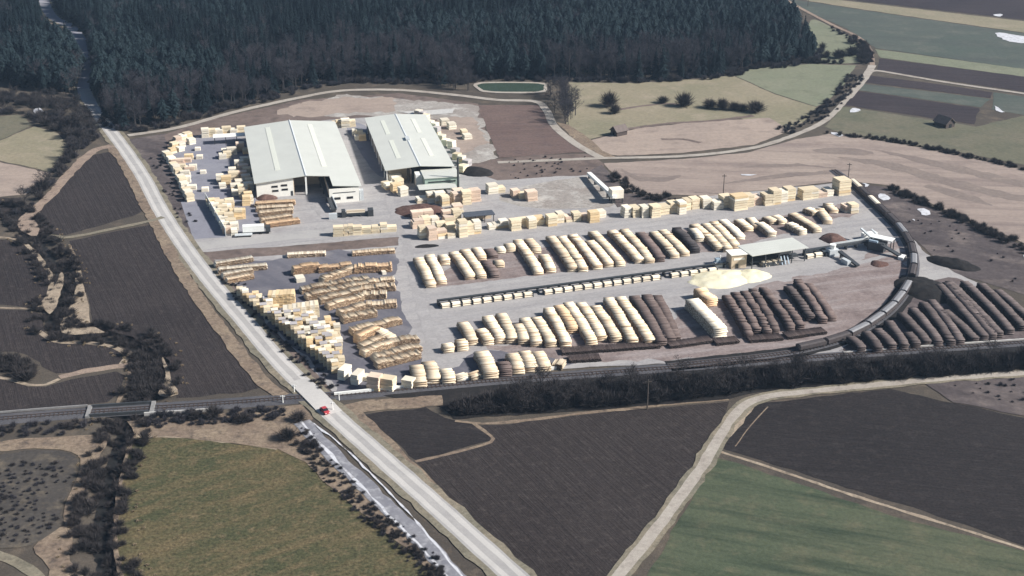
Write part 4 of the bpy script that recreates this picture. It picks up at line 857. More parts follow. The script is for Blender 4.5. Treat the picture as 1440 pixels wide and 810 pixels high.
# sorting shed
p = G(1058, 362, 5.0).to_2d(); ss = empty('sorting_shed', (p.x, p.y, .12), R(21)); tag(ss, 'open sorting shed with pale roof beside the tan control cabin', 'shed')
MB().prism([(-.6, 5.6), (-.6, 5.85), (23.6, 5.85), (23.6, 5.6)][::-1], -.8, 10.6).build('roof', M['roof_mint'], ss)
for x in (0, 5.7, 11.4, 17.1, 22.8):
    for y in (0, 9.6): MB().box(x, x + .3, y, y + .3, 0, 5.59).build('post', M['steel'], ss)
MB().box(.4, 22.6, 9.2, 9.4, 0, 5.4).build('back_wall', M['steel'], ss)
MB().box(1, 22, 3, 5.4, 1.0, 1.8).build('sorting_table', M['steel'], ss)
for x in range(2, 22, 4): MB().box(x, x + .4, 3.2, 5.2, 0, .99).build('table_leg', M['steel'], ss)
for x in (13, 14.4, 15.8): MB().bar((x, -.5, .2), (x, 1.2, 3.2), .4, .2).build('kicker_arm', M['steel_blue'], ss)
p = G(1028, 379).to_2d(); cb = empty('control_cabin', (p.x, p.y, .12), R(14)); tag(cb, 'two-storey tan control cabin beside the sawdust heap', 'cabin')
MB().box(0, 6.0, 0, 5.0, 0, 5.4).build('wall', M['wall_tan'], cb); MB().box(-.4, 6.4, -.4, 5.4, 5.41, 5.7).build('roof', M['wall_white'], cb)
MB().box(1.6, 2.8, -.12, -.01, 0, 1.9).build('door', M['glass'], cb); MB().box(.8, 5.2, -.1, -.01, 3.4, 4.2).build('window', M['wall_white'], cb)
p = G(1009, 376).to_2d(); mm = empty('conveyor_drive', (p.x, p.y, .12), R(18)); tag(mm, 'pale grey conveyor drive machine left of the control cabin', 'machine')
MB().box(-1.6, 1.6, -1, 1, 0, 2.2).build('housing', M['steel_light'], mm); MB().box(-1.0, .6, -.8, .8, 2.21, 3.6).build('motor', M['steel_blue'], mm); MB().tube((.9, 0, 2.2), (.9, 0, 4.6), .2, .18).build('stack_pipe', M['white'], mm)

# sorting conveyor with its log bays
CA, CB = G(616, 431).to_2d(), G(1024, 377).to_2d(); cdv = (CB - CA).normalized(); CL = (CB - CA).length; CANG = math.atan2(cdv.y, cdv.x)
cv = empty('sorting_conveyor', (CA.x, CA.y, .12), CANG); tag(cv, 'long dark sorting conveyor running across the yard to the shed', 'conveyor')
MB().box(0, CL, .3, 1.5, 1.5, 2.0).build('trough', M['steel'], cv)
MB().box(0, CL, -.1, .28, 2.0, 2.25).build('walkway', M['steel'], cv)
for i in range(int(CL / 4.1) + 1):
    x = min(CL - .5, i * 4.1); MB().box(x, x + .5, -.6, 1.7, 0, 1.49).build('trestle', M['steel'], cv)
mb = MB()
BAY = []
for s in range(4):
    mb = MB(); rg = random.Random(s)
    for j in range(4):
        for k in range(4 - j // 2):
            mb.tube((-1.6 + rg.uniform(-.2, .2), -1.0 + k * .5 + (j % 2) * .25, .3 + j * .38), (1.6 + rg.uniform(-.3, .2), -1.0 + k * .5 + (j % 2) * .25, .3 + j * .38), .25, .22, 6)
    BAY.append(mb.mesh('logs', M['log_white']))
CRADLE = MB().box(-.075, .075, -1.3, 1.2, 0, 1.7).mesh('cradle', M['steel'])
nb = 28
def bay(p, a, label, group='log bays along the sorting conveyor'):
    t = empty('log_bay', (p.x, p.y, .12), a); tag(t, label, 'log bay', group)
    link('logs', BAY[random.randrange(4)], t); link('cradle', CRADLE, t, (-1.68, 0, 0)); link('cradle', CRADLE, t, (1.68, 0, 0))
for i in range(nb):
    if i in (9, 22): continue
    p = CA + cdv * (2.2 + i * (CL - 6) / nb) + Vector((-cdv.y, cdv.x)) * -1.7
    bay(p, CANG, 'whitish log bay, %s position from the left end of the sorting conveyor' % ORD[i])
for i, (x, y) in enumerate(((1073, 374), (1080, 373), (1088, 372), (1095, 371))): bay(G(x, y), R(90 + 21), 'whitish log bay, %s of four in front of the sorting shed' % ORD[i], 'log bays at the sorting shed')
for i, (x, y) in enumerate(((1138, 363), (1150, 361), (1161, 358))): bay(G(x, y), R(19), 'whitish log bay, %s of three right of the sorting shed' % ORD[i], 'log bays right of the sorting shed')

# infeed conveyor and debarking plant at the siding
a, b = G(1130, 360), G(1238, 343)
cf = empty('infeed_conveyor', (a.x, a.y, .1), math.atan2(b.y - a.y, b.x - a.x)); tag(cf, 'dark infeed conveyor between the sorting shed and debarking plant', 'conveyor')
L = (b - a).length; MB().box(0, L, -.8, .8, 1.6, 2.3).build('trough', M['steel'], cf)
MB().box(L * .38, L * .95, .9, 1.1, 2.3, 3.0).build('side_rail', M['steel_light'], cf)
for i in range(8): MB().box(i * L / 7.5, i * L / 7.5 + .4, -.9, .9, 0, 1.59).build('trestle', M['steel'], cf)
p = G(1170, 359); mc = empty('chipping_machine', (p.x, p.y, .1), R(19)); tag(mc, 'pale chipping machine in the middle of the infeed conveyor', 'machine')
MB().box(-2, 2, -1.6, 1.6, 0, 2.6).build('housing', M['steel_light'], mc); MB().tube((0, 0, 2.6), (0, 0, 4.4), .9, 1.3, 10).build('hopper', M['white'], mc); MB().box(-3.4, -2.02, -1, 1, 0, 1.5).build('motor', M['steel'], mc)
a, b = G(1180, 362), G(1206, 377)
ck = empty('bark_conveyor', (a.x, a.y, .1), math.atan2(b.y - a.y, b.x - a.x)); tag(ck, 'short dark bark conveyor below the infeed conveyor', 'conveyor')
L = (b - a).length; MB().bar((0, 0, 2.4), (L, 0, .9), 1.6, .7).build('belt', M['steel'], ck)
for s in (.1, .5, .9): MB().box(L * s, L * s + .4, -.7, .7, 0, 1.9 - 1.3 * s).build('trestle', M['steel'], ck)
MB().box(L * .4, L * .75, -2.6, -1.0, 0, 1.8).build('bark_bin', M['steel_light'], ck)
p = G(1232, 352); dp = empty('debarking_plant', (p.x, p.y, .1), R(-35)); tag(dp, 'blue-grey debarking plant with white roof at the siding end', 'plant')
MB().box(-3, 3.4, -1.8, 2.4, 0, 3.6).build('housing', M['steel'], dp); MB().box(-3.2, 5.4, .6, 4.6, 4.4, 4.65).build('roof', M['white'], dp)
MB().box(-2.6, .8, -2.1, -1.0, 3.62, 4.3).build('cabin', M['steel_blue'], dp)
for (x, y) in ((-2.8, 4.2), (5.0, 4.2), (5.0, .9), (-2.8, .9)): MB().box(x, x + .3, y, y + .3, 0, 4.39).build('post', M['steel'], dp)
MB().bar((2.5, -1.5, 3.2), (11.0, -3.0, .8), 2.0, .6).build('chute', M['steel'], dp); MB().box(10.4, 12.4, -5.0, -1.4, 0, 1.2).build('chute_end', M['white'], dp)
MB().bar((-2.0, 3.5, 2.2), (-9.5, 7.5, 4.6), .9, .5).build('loading_arm', M['steel_light'], dp); MB().bar((-1.0, 6.5, 2.6), (-6, 9.5, 4.4), .7, .4).build('loading_arm', M['steel_light'], dp)
p = G(1222, 336); wb = empty('white_container', (p.x, p.y, .1), R(19)); tag(wb, 'small white container behind the debarking plant', 'container')
MB().box(-3, 3, -1.2, 1.2, .2, 2.6).build('box', M['white'], wb); MB().box(2.95, 3.08, -1.0, 1.0, .4, 2.4).build('door', M['steel_light'], wb); MB().box(-3, 3, -1.1, 1.1, 0, .19).build('skid', M['steel'], wb)
# sawmill infeed machines in front of the large hall's annex
a, b = G(452, 262), G(470, 300)
m1 = empty('log_elevator', (a.x, a.y, .1), math.atan2(b.y - a.y, b.x - a.x)); tag(m1, 'dark inclined log elevator running out of the large hall', 'conveyor')
L = (b - a).length; MB().bar((0, 0, 4.0), (L, 0, 1.6), 2.2, .8).build('trough', M['steel'], m1)
MB().bar((0, 1.3, 4.6), (L, 1.3, 2.2), .3, .8).build('guard', M['steel_light'], m1)
for s in (.05, .3, .55, .8, .96): MB().box(L * s, L * s + .5, -.9, .9, 0, 3.4 - 2.4 * s).build('trestle', M['steel'], m1)
a, b = G(470, 306), G(523, 303)
m2 = empty('feed_conveyor', (a.x, a.y, .1), math.atan2(b.y - a.y, b.x - a.x)); tag(m2, 'dark feed conveyor with pale log load before the annex', 'conveyor')
L = (b - a).length; MB().box(0, L, -1.0, 1.0, 1.0, 1.6).build('trough', M['steel'], m2)
for i in range(5): MB().box(i * L / 4.4, i * L / 4.4 + .5, -1.1, 1.1, 0, .99).build('trestle', M['steel'], m2)
mb = MB()
for j in range(3):
    for k in range(4 - j): mb.tube((L * .33, -.7 + k * .45 + j * .22, 1.85 + j * .4), (L * .82, -.7 + k * .45 + j * .22, 1.85 + j * .4), .25, .22, 6)
mb.build('load', M['log_white'], m2); MB().box(L - 1.6, L + .6, -1.6, 1.6, 0, 2.9).build('drive', M['steel'], m2); MB().box(-2.2, 1.2, -2.6, -1.2, 0, 2.4).build('drive', M['steel_light'], m2); MB().box(L * .2, L * .3, -1.4, 1.4, 0, 3.0).build('drive', M['steel'], m2)
# white conveyor tube behind the back row
a, b = G(828, 250), G(864, 288)
wc = empty('chip_conveyor', (a.x, a.y, .1), math.atan2(b.y - a.y, b.x - a.x)); tag(wc, 'long white chip conveyor on trestles across the rubble ground', 'conveyor')
L = (b - a).length; MB().bar((0, 0, 2.0), (L, 0, 3.4), 1.9, 1.2).build('tube', M['white'], wc)
for s in (.04, .28, .52, .76, .95): MB().box(L * s, L * s + .4, -.8, .8, 0, 1.5 + 1.3 * s).build('trestle', M['steel'], wc)
p = G(866, 284); cb2 = empty('chip_bunker', (p.x, p.y, .1), R(15)); tag(cb2, 'whitish chip bunker at the end of the white conveyor', 'bunker')
MB().box(-2.6, 2.6, -2.4, 2.4, 2.2, 6.0).build('bin', M['lumber_pale'], cb2)
for x in (-2.4, 2.0):
    for y in (-2.2, 1.8): MB().box(x, x + .4, y, y + .4, 0, 2.19).build('leg', M['steel'], cb2)
# fence at the parking lot
a, b = G(289, 282), G(318, 333); fc = empty('board_fence', (a.x, a.y, .1), math.atan2(b.y - a.y, b.x - a.x)); tag(fc, 'tall white board fence between parking lot and timber stacks', 'fence')
L = (b - a).length; nbd = int(L / 2.5)
BRD = MB().box(0, 2.44, -.06, .06, .15, 3.4).mesh('board_panel', M['white'])
for i in range(nbd): link('board_panel', BRD, fc, (i * L / nbd, 0, 0)); MB().box(i * L / nbd - .08, i * L / nbd + .08, .07, .2, 0, 3.5).build('post', M['steel_light'], fc)

# ------------------------------------------------------------------ heaps
def heap(name, px, rx_, ry_, h, mat, label, cat, rz=ROWANG, seed=1, flat=.5):
    rg = random.Random(seed); v, f = [(0, 0, h)], []; nr_, na = 12, 40
    for i in range(1, nr_ + 1):
        r = i / nr_
        for j in range(na):
            t = 2 * math.pi * j / na; e = 1 + .16 * noise.noise(Vector((math.cos(t) * 1.3, math.sin(t) * 1.3, seed))) + .08 * noise.noise(Vector((math.cos(t) * 4, math.sin(t) * 4, seed)))
            x, y = rx_ * r * e * math.cos(t), ry_ * r * e * math.sin(t)
            z = h * max(0, 1 - r ** (1 / flat)) + (h * .22 * noise.noise(Vector((x * .35, y * .35, seed))) if i < nr_ else -.15)
            v.append((x, y, max(z, -.15)))
    for j in range(na): f.append((0, 1 + j, 1 + (j + 1) % na))
    for i in range(nr_ - 1):
        for j in range(na):
            a_, b_ = 1 + i * na + j, 1 + i * na + (j + 1) % na; f.append((a_, a_ + na, b_ + na, b_))
    p = G(*px); o = link(name, mesh(name, v, f, M[mat], True), None, (p.x, p.y, .15), rz)
    return tag(o, label, cat)
heap('sawdust_heap', (1014, 393), 13.0, 9.0, 1.7, 'sawdust', 'broad cream sawdust heap in front of the control cabin', 'heap', ROWANG, 2)
heap('sawdust_heap', (1056, 389), 7.5, 6.5, 1.3, 'sawdust', 'smaller cream sawdust heap against the right side of the broad one', 'heap', ROWANG, 4)
heap('bark_heap', (590, 297), 11.0, 9.0, 1.7, 'barkheap', 'oval dark brown bark heap in front of the second hall', 'heap', R(4), 3)
heap('bark_heap', (1172, 337), 5.5, 5.5, 2.0, 'barkheap', 'brown bark heap behind the infeed conveyor', 'heap', R(4), 6)
heap('bark_heap', (375, 279), 5.0, 4.0, 1.6, 'barkheap', 'small brown bark heap at the front wall of the large hall', 'heap', R(4), 8)
heap('bark_heap', (1236, 372), 3.5, 3.5, 1.0, 'barkheap', 'low brown bark heap below the debarking plant', 'heap', R(4), 9)
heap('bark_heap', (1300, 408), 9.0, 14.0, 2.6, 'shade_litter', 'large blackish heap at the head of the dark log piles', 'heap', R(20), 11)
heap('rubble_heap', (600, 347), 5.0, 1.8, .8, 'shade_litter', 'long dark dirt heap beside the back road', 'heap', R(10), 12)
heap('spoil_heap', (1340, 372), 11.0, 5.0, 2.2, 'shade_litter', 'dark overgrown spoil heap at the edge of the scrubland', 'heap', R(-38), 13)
heap('spoil_heap', (668, 243), 9.0, 6.0, 2.4, 'shade_litter', 'dark spoil heap right of the second hall', 'heap', R(-20), 14)

# ------------------------------------------------------------------ poles, barns, vehicles
def pole(x, y, h, label):
    t = empty('utility_pole', G(x, y)); tag(t, label, 'pole', 'utility poles')
    MB().tube((0, 0, 0), (0, 0, h), .22, .15, 7).build('mast', M['pole'], t); MB().box(-1.0, 1.0, -.1, .1, h - .9, h - .65).build('crossarm', M['pole'], t)
pole(1017, 273, 9.0, 'dark utility pole behind the back stacks before the pale field')
pole(1192, 258, 9.5, 'dark utility pole at the head of the straight train')
pole(1136, 9, 8.0, 'lone dark pole in the far grey field beside the forest')
pole(910, 576, 10.0, 'dark utility pole in the thicket above the ploughed field')
def barn(x, y, w, l, h, rz, label):
    t = empty('field_barn', G(x, y), rz); tag(t, label, 'barn', 'field barns')
    MB().prism([(-w / 2, 0), (w / 2, 0), (w / 2, h), (0, h + w * .42), (-w / 2, h)], 0, l).build('wall', M['barnwall'], t)
    mb = MB(); e = .5
    mb.prism([(-w / 2 - e, h - e * .8 + .03), (0, h + w * .42 + .06), (0, h + w * .42 + .3), (-w / 2 - e, h - e * .8 + .27)], -.6, l + .6)
    mb.prism([(0, h + w * .42 + .06), (w / 2 + e, h - e * .8 + .03), (w / 2 + e, h - e * .8 + .27), (0, h + w * .42 + .3)], -.6, l + .6)
    mb.build('roof', M['barnroof'], t); MB().box(-.9, .9, -.1, -.01, 0, 2.0).build('door', M['glass'], t)
barn(863, 191, 5.0, 6.5, 2.6, R(-55), 'small dark wooden barn in the dry meadow')
barn(1336, 180, 6.0, 8.0, 2.4, R(30), 'dark barn with brown roof in the olive field at right')
def car(x, y, rz, mat, label):
    t = empty('car', G(x, y) + Vector((0, 0, _z[0] + .002)), rz); tag(t, label, 'car')
    b = MB(); b.prism([(-2.0, .35), (2.0, .35), (2.05, .8), (1.2, .95), (-1.9, .95), (-2.05, .8)], -.8, .8); b.build('body', M[mat], t)
    c = MB(); c.prism([(-1.7, .96), (1.0, .96), (.35, 1.42), (-1.2, 1.42)], -.72, .72); g_ = c.build('cabin', M['glass'], t)
    MB().prism([(-1.15, 1.425), (.3, 1.425), (.3, 1.47), (-1.15, 1.47)], -.68, .68).build('roof', M[mat], t)
    wm = MB().tube((0, -.1, 0), (0, .1, 0), .33, .33, 12).mesh('wheel', M['tyre'])
    for xx in (-1.3, 1.3):
        for yy in (-.78, .78): link('wheel', wm, t, (xx, yy, .33))
    for yy in (-.55, .55): MB().box(2.0, 2.08, yy - .18, yy + .18, .6, .75).build('headlight', M['white'], t)
a, b = G(440, 556), G(470, 585)
car(457, 581, math.atan2(b.y - a.y, b.x - a.x), 'red', 'red car on the main road just past the level crossing')
p = G(357, 329); tr = empty('truck_trailer', (p.x, p.y, .2), R(9)); tag(tr, 'white box trailer parked beside the access road', 'trailer')
MB().box(-4.2, 4.2, -1.25, 1.25, 1.1, 3.6).build('box', M['white'], tr); MB().box(-4.2, 4.2, -1.1, 1.1, .8, 1.09).build('chassis', M['steel'], tr); MB().box(4.7, 6.6, -1.2, 1.2, .7, 2.9).build('cab', M['steel'], tr)
wm = MB().tube((0, -1.2, 0), (0, 1.2, 0), .5, .5, 12).mesh('wheel', M['tyre'])
for x in (-3.4, -2.2, 3.0, 5.6): link('wheel', wm, tr, (x, 0, .5))
p = G(345, 333); fl = empty('flat_trailer', (p.x, p.y, .2), R(9)); tag(fl, 'low flat trailer left of the white box trailer', 'trailer')
MB().box(-4.0, 2.8, -1.2, 1.2, .7, .95).build('bed', M['steel_light'], fl)
for x in (-3, 2): link('wheel', wm, fl, (x, 0, .42), 0, (.8, .9, .8))

# ------------------------------------------------------------------ trees and brush
def spruce_meshes(seed, H, Rb, mat, rounded=False):
    rg = random.Random(seed); v, f = [], []
    z = H * .08
    while z < H * .99:
        t = z / H; r = (Rb * math.sin(math.pi * min(1, max(0, (t - .05) / .96)) ** 1.25) * 1.05 + .2) if rounded else Rb * (1 - t) ** .8 + .15; n = max(4, int(5 + 7 * (1 - t)))
        a0 = rg.uniform(0, 6.28)
        for i in range(n):
            a = a0 + i * 6.283 / n + rg.uniform(-.3, .3); l = r * rg.uniform(.55, 1.2); w = l * .24 + .2; zz = z + rg.uniform(-.4, .4)
            ca, sa = math.cos(a), math.sin(a); k = len(v); dz = -l * rg.uniform(.15, .45)
            v += [(ca * .1, sa * .1, zz + .35), (ca * l * .55 - sa * w, sa * l * .55 + ca * w, zz + dz * .45 - .15), (ca * l, sa * l, zz + dz), (ca * l * .55 + sa * w, sa * l * .55 - ca * w, zz + dz * .45 - .15), (ca * l * .55, sa * l * .55, zz + dz * .3 + .25)]
            f += [(k, k + 1, k + 4), (k + 1, k + 2, k + 4), (k + 2, k + 3, k + 4), (k + 3, k, k + 4)]
        z += H * .034 * rg.uniform(.7, 1.3)
    crown = mesh('crown', v, f, mat)
    trunk = MB().tube((0, 0, -.2), (0, 0, H * .95), H * .014, .04, 6).mesh('trunk', M['trunk'])
    return trunk, crown
def bare_meshes(seed, H, spread, mat, nl=15, nt=10, ns=8, tw=.06):
    rg = random.Random(seed); tb = MB(); v, f = [], []
    tb.tube((0, 0, -.2), (0, 0, H * .5), H * .018, H * .011, 6); tb.tube((0, 0, H * .5), (rg.uniform(-.5, .5), rg.uniform(-.5, .5), H * .9), H * .011, .04, 5)
    def twig(a, b, w):
        d = (b - a); s = d.cross(Vector((rg.uniform(-1, 1), rg.uniform(-1, 1), rg.uniform(-1, 1)))).normalized() * w; k = len(v)
        v.extend([tuple(a - s), tuple(a + s), tuple(b)]); f.append((k, k + 1, k + 2))
    for i in range(nl):
        z0 = H * rg.uniform(.22, .75); a = rg.uniform(0, 6.28); l = spread * (1.15 - .55 * z0 / H) * rg.uniform(.7, 1.1)
        p0 = Vector((0, 0, z0)); p1 = p0 + Vector((math.cos(a) * l, math.sin(a) * l, l * rg.uniform(.5, 1.2)))
        tb.tube(p0, p1, H * .006, .03, 4)
        for j in range(nt):
            s = rg.uniform(.25, 1); q0 = p0.lerp(p1, s); q1 = q0 + Vector((rg.uniform(-1, 1), rg.uniform(-1, 1), rg.uniform(-.2, 1.1))) * spread * .36
            twig(q0, q1, tw)
            for k in range(ns):
                u0 = q0.lerp(q1, rg.uniform(.2, 1)); u1 = u0 + Vector((rg.uniform(-1, 1), rg.uniform(-1, 1), rg.uniform(-.3, 1))) * spread * .2; twig(u0, u1, tw * .7)
    return tb.mesh('trunk', M['trunk']), mesh('crown', v, f, mat)
def bush_mesh(seed, H, Rb, mat, n=150, tw=.09):
    rg = random.Random(seed); v, f = [], []
    for i in range(n):
        a = rg.uniform(0, 6.28); r0 = Rb * .35 * rg.random(); e = rg.uniform(.2, 1.45); l = rg.uniform(.55, 1.05)
        p = Vector((math.cos(a) * r0, math.sin(a) * r0, rg.uniform(0, H * .35))); b = rg.uniform(0, 6.28)
        q = p + Vector((math.cos(b) * Rb * math.cos(e) * l, math.sin(b) * Rb * math.cos(e) * l, H * .75 * math.sin(e) * l))
        s = (q - p).cross(Vector((rg.uniform(-1, 1), rg.uniform(-1, 1), rg.uniform(-1, 1)))).normalized() * tw * rg.uniform(.6, 1.8); k = len(v); m = p.lerp(q, .6)
        v += [tuple(p - s * .5), tuple(p + s * .5), tuple(m + s), tuple(q), tuple(m - s)]; f += [(k, k + 1, k + 2, k + 3, k + 4)]
    return mesh('twigs', v, f, mat)
SPR = [spruce_meshes(20 + i, h, r, M['needles']) for i, (h, r) in enumerate(((20, 4.0), (22, 4.3), (16, 3.8), (19, 3.4), (14, 3.8)))]
PIN = [spruce_meshes(40 + i, h, r, M['needles_pale'], True) for i, (h, r) in enumerate(((17, 3.6), (14, 3.9), (16, 3.2)))]
BAR = [bare_meshes(60 + i, h, r, M['twigs']) for i, (h, r) in enumerate(((16, 5.5), (13, 5.0), (18, 5.5)))]
BARD = [bare_meshes(80 + i, h, r, M['twigs_dark'], 16, 11, 8, .06) for i, (h, r) in enumerate(((10, 4.5), (8, 4.0), (12, 4.5)))]
BSH = [bush_mesh(100 + i, h, r, M['twigs_dark'], 330, .034) for i, (h, r) in enumerate(((3.6, 2.8), (2.8, 2.6), (4.4, 3.0)))]
BSHL = [bush_mesh(110 + i, h, r, M['twigs'], 260, .034) for i, (h, r) in enumerate(((3.0, 2.4), (2.4, 2.2)))]
BIGB = [bush_mesh(130 + i, h, r, M['twigs_dark'], 900, .022) for i, (h, r) in enumerate(((3.4, 2.6), (2.8, 2.8)))]
REED = [bush_mesh(120 + i, 1.3, 1.2, M['reeds'], 120, .04) for i in range(2)]
def tree(meshes, p, label, cat, group, name, sc, rz):
    t = empty(name, (p.x, p.y, 0.0), rz); t.scale = (sc, sc, sc); tag(t, label, cat, group)
    link('trunk', meshes[0], t); link('crown', meshes[1], t)
    return t
def scatter(name, sets, label, kind='stuff'):
    """one object that stands copies of a few meshes on listed points (uncountable brush and the depth of the forest)"""
    v, sc, rz, ix, protos = [], [], [], [], []
    for (meshes, pts) in sets:
        base = len(protos); protos += meshes
        for (p, s, r) in pts: v.append((p.x, p.y, ground_height(p.x, p.y) if 'brush' in name or 'reed' in name else 0.0)); sc.append(s); rz.append(r); ix.append(base + random.randrange(len(meshes)))
    me = bpy.data.meshes.new(name); me.from_pydata(v, [], [])
    for an, at, data in (('sc', 'FLOAT', sc), ('rz', 'FLOAT', rz), ('ix', 'INT', ix)):
        a_ = me.attributes.new(an, at, 'POINT'); a_.data.foreach_set('value', data)
    o = link(name, me); tag(o, label, None, None, kind)
    ng = bpy.data.node_groups.new(name + '_nodes', 'GeometryNodeTree')
    ng.interface.new_socket('Geometry', in_out='INPUT', socket_type='NodeSocketGeometry'); ng.interface.new_socket('Geometry', in_out='OUTPUT', socket_type='NodeSocketGeometry')
    gi = ng.nodes.new('NodeGroupInput'); go = ng.nodes.new('NodeGroupOutput'); jn = ng.nodes.new('GeometryNodeJoinGeometry')
    def attr(n, t):
        q = ng.nodes.new('GeometryNodeInputNamedAttribute'); q.data_type = t; q.inputs[0].default_value = n; return q.outputs[0]
    cx = ng.nodes.new('ShaderNodeCombineXYZ'); ng.links.new(attr('rz', 'FLOAT'), cx.inputs[2]); scs = attr('sc', 'FLOAT'); ixs = attr('ix', 'INT')
    for i, pm in enumerate(protos):
        ob = bpy.data.objects.new(name + '_source', pm)
        oi = ng.nodes.new('GeometryNodeObjectInfo'); oi.inputs[0].default_value = ob
        ip = ng.nodes.new('GeometryNodeInstanceOnPoints'); cm = ng.nodes.new('FunctionNodeCompare'); cm.data_type = 'INT'; cm.operation = 'EQUAL'
        ng.links.new(ixs, cm.inputs[2]); cm.inputs[3].default_value = i
        ng.links.new(gi.outputs[0], ip.inputs['Points']); ng.links.new(cm.outputs[0], ip.inputs['Selection']); ng.links.new(oi.outputs['Geometry'], ip.inputs['Instance'])
        ng.links.new(cx.outputs[0], ip.inputs['Rotation']); ng.links.new(scs, ip.inputs['Scale']); ng.links.new(ip.outputs[0], jn.inputs[0])
    ng.links.new(jn.outputs[0], go.inputs[0])
    md = o.modifiers.new('scatter', 'NODES'); md.node_group = ng
    return o
def joined(pair):
    """trunk and crown of a tree as one mesh for the forest's depth"""
    a_, b_ = pair; v = [tuple(x.co) for x in a_.vertices] + [tuple(x.co) for x in b_.vertices]; k = len(a_.vertices)
    f = [tuple(p.vertices) for p in a_.polygons] + [tuple(k + i for i in p.vertices) for p in b_.polygons]
    me = mesh('tree', v, f, [M['trunk'], b_.materials[0]]); me.polygons.foreach_set('material_index', [0] * len(a_.polygons) + [1] * len(b_.polygons)); return me
rf = random.Random(31)
FOREST_L = W([(-200, 118), (0, 118), (55, 128), (100, 134), (118, 140), (116, 110), (112, 70), (96, 46), (66, 32), (46, -10), (30, -70), (-260, -70)])
FOREST_R = W([(150, 168), (180, 184), (235, 174), (300, 157), (345, 146), (420, 128), (470, 117), (520, 113), (560, 116), (640, 118), (662, 111), (770, 112), (900, 114), (960, 111), (1018, 106), (1060, 96), (1146, 84), (1122, 46), (1088, -4), (1050, -50), (1000, -90), (60, -90), (70, -10), (86, 26), (112, 40), (128, 70), (134, 100), (130, 130)])
edgeR = catmull(W([(150, 168), (180, 184), (235, 174), (300, 157), (345, 146), (420, 128), (470, 117), (520, 113), (640, 118), (662, 111), (770, 112), (900, 114), (960, 111), (1018, 106), (1060, 96), (1146, 84), (1122, 46), (1088, -4)]), False, 12)
edgeL = catmull(W([(-200, 118), (0, 118), (55, 128), (100, 134)]), False, 12)
BAREZ = [W(z) for z in ([(290, 160), (330, 95), (440, 85), (560, 75), (665, 80), (665, 122), (500, 118), (430, 130)], [(760, 114), (800, 80), (900, 85), (1060, 75), (1060, 100), (960, 114)], [(470, 60), (500, 60), (500, 90), (470, 90)], [(150, 168), (180, 184), (290, 160), (280, 130), (190, 140)])]
pts = scatter_pts(FOREST_R, 4.9, 3) + scatter_pts(FOREST_L, 4.9, 4)
pts = [p for p in pts if seg_dist(p, ROAD[:60]) > 13]
def to_px(p):
    v_ = Vector((p.x, p.y, -CAM_H)); dz = v_.y * _cp - v_.z * _sp; return 720 + FOC * v_.x / dz, 405 + FOC * (-v_.z * _cp - v_.y * _sp) / dz
RPX = [to_px(p) for p in catmull(W(ROAD_PX[1:9]), False, 5.0)]
pts = [p for p in pts if p.x > -120 or not any(abs(q[0] - a[0]) < 6 and -2 < q[1] - a[1] < 26 for q in (to_px(p),) for a in RPX)]
ann = []
for p in pts:
    d = min(seg_dist(p, edgeR), seg_dist(p, edgeL)) if p.y < 950 else 999
    ann.append((d, p))
ann.sort(key=lambda t: t[0])
ind = ann[:290]; rest = ann[290:]
def kind_at(p, d):
    bz = any(inside(p, z) for z in BAREZ); r = rf.random()
    if bz: return 'bare' if r < .72 else 'spruce'
    if r < .05 + (.05 if d < 8 else 0): return 'bare'
    n_ = noise.noise(Vector((p.x * .012, p.y * .012, 3.3)))
    return 'pine' if n_ + rf.uniform(-.3, .3) > .0 else 'spruce'
LBL = {'spruce': ('spruce_tree', 'dark spruce in the front rows of the forest edge', 'forest edge spruces'), 'pine': ('pine_tree', 'blue-green conifer in the front rows of the forest edge', 'forest edge conifers'), 'bare': ('bare_tree', 'bare grey deciduous tree in the front rows of the forest edge', 'forest edge bare trees')}
MS = {'spruce': SPR, 'pine': PIN, 'bare': BAR}
def px_x(p, z=0.0):
    v_ = Vector((p.x, p.y, z - CAM_H)); dz = v_.y * _cp - v_.z * _sp; return 720 + FOC * v_.x / dz
ZONES = [(118, 'left of the main road'), (185, 'right beside the main road'), (300, 'above the start of the dirt track'), (345, 'above the white canopy'), (410, 'above the left half of the large hall'), (470, 'above the right half of the large hall'), (540, 'above the gap between the halls'), (610, 'above the second hall'), (672, 'left of the small pond'), (775, 'behind the small pond'), (850, 'behind the bare tree clump'), (940, 'above the small barn'), (1020, 'above the meadow hedge'), (1090, 'above the pale green field'), (9999, 'at the right corner of the forest')]
SHORT = {'spruce': 'dark spruce', 'pine': 'blue-green conifer', 'bare': 'bare grey tree'}
def nth(i): return ORD[i] if i < len(ORD) else 'far'
zl = {}
for d, p in ind:
    k = kind_at(p, d); x = px_x(p); z = next(t for lim, t in ZONES if x < lim); zl.setdefault((k, z), []).append((x, p))
for (k, z), lst in zl.items():
    lst.sort(key=lambda t: t[0])
    for i, (x, p) in enumerate(lst):
        lb = '%s, %s from left, forest edge %s' % (SHORT[k], nth(i), z) if len(lst) > 1 else '%s at the forest edge %s' % (SHORT[k], z)
        tree(MS[k][rf.randrange(len(MS[k]))], p, lb, 'tree', LBL[k][2], LBL[k][0], rf.uniform(.7, 1.1), rf.uniform(0, 6.28))
fs = {'spruce': [], 'pine': [], 'bare': []}
for d, p in rest: fs[kind_at(p, d)].append((p, rf.uniform(.6, 1.1), rf.uniform(0, 6.28)))
scatter('forest', [([joined(t) for t in MS[k]], fs[k]) for k in fs], 'dark conifer forest covering the top of the picture')
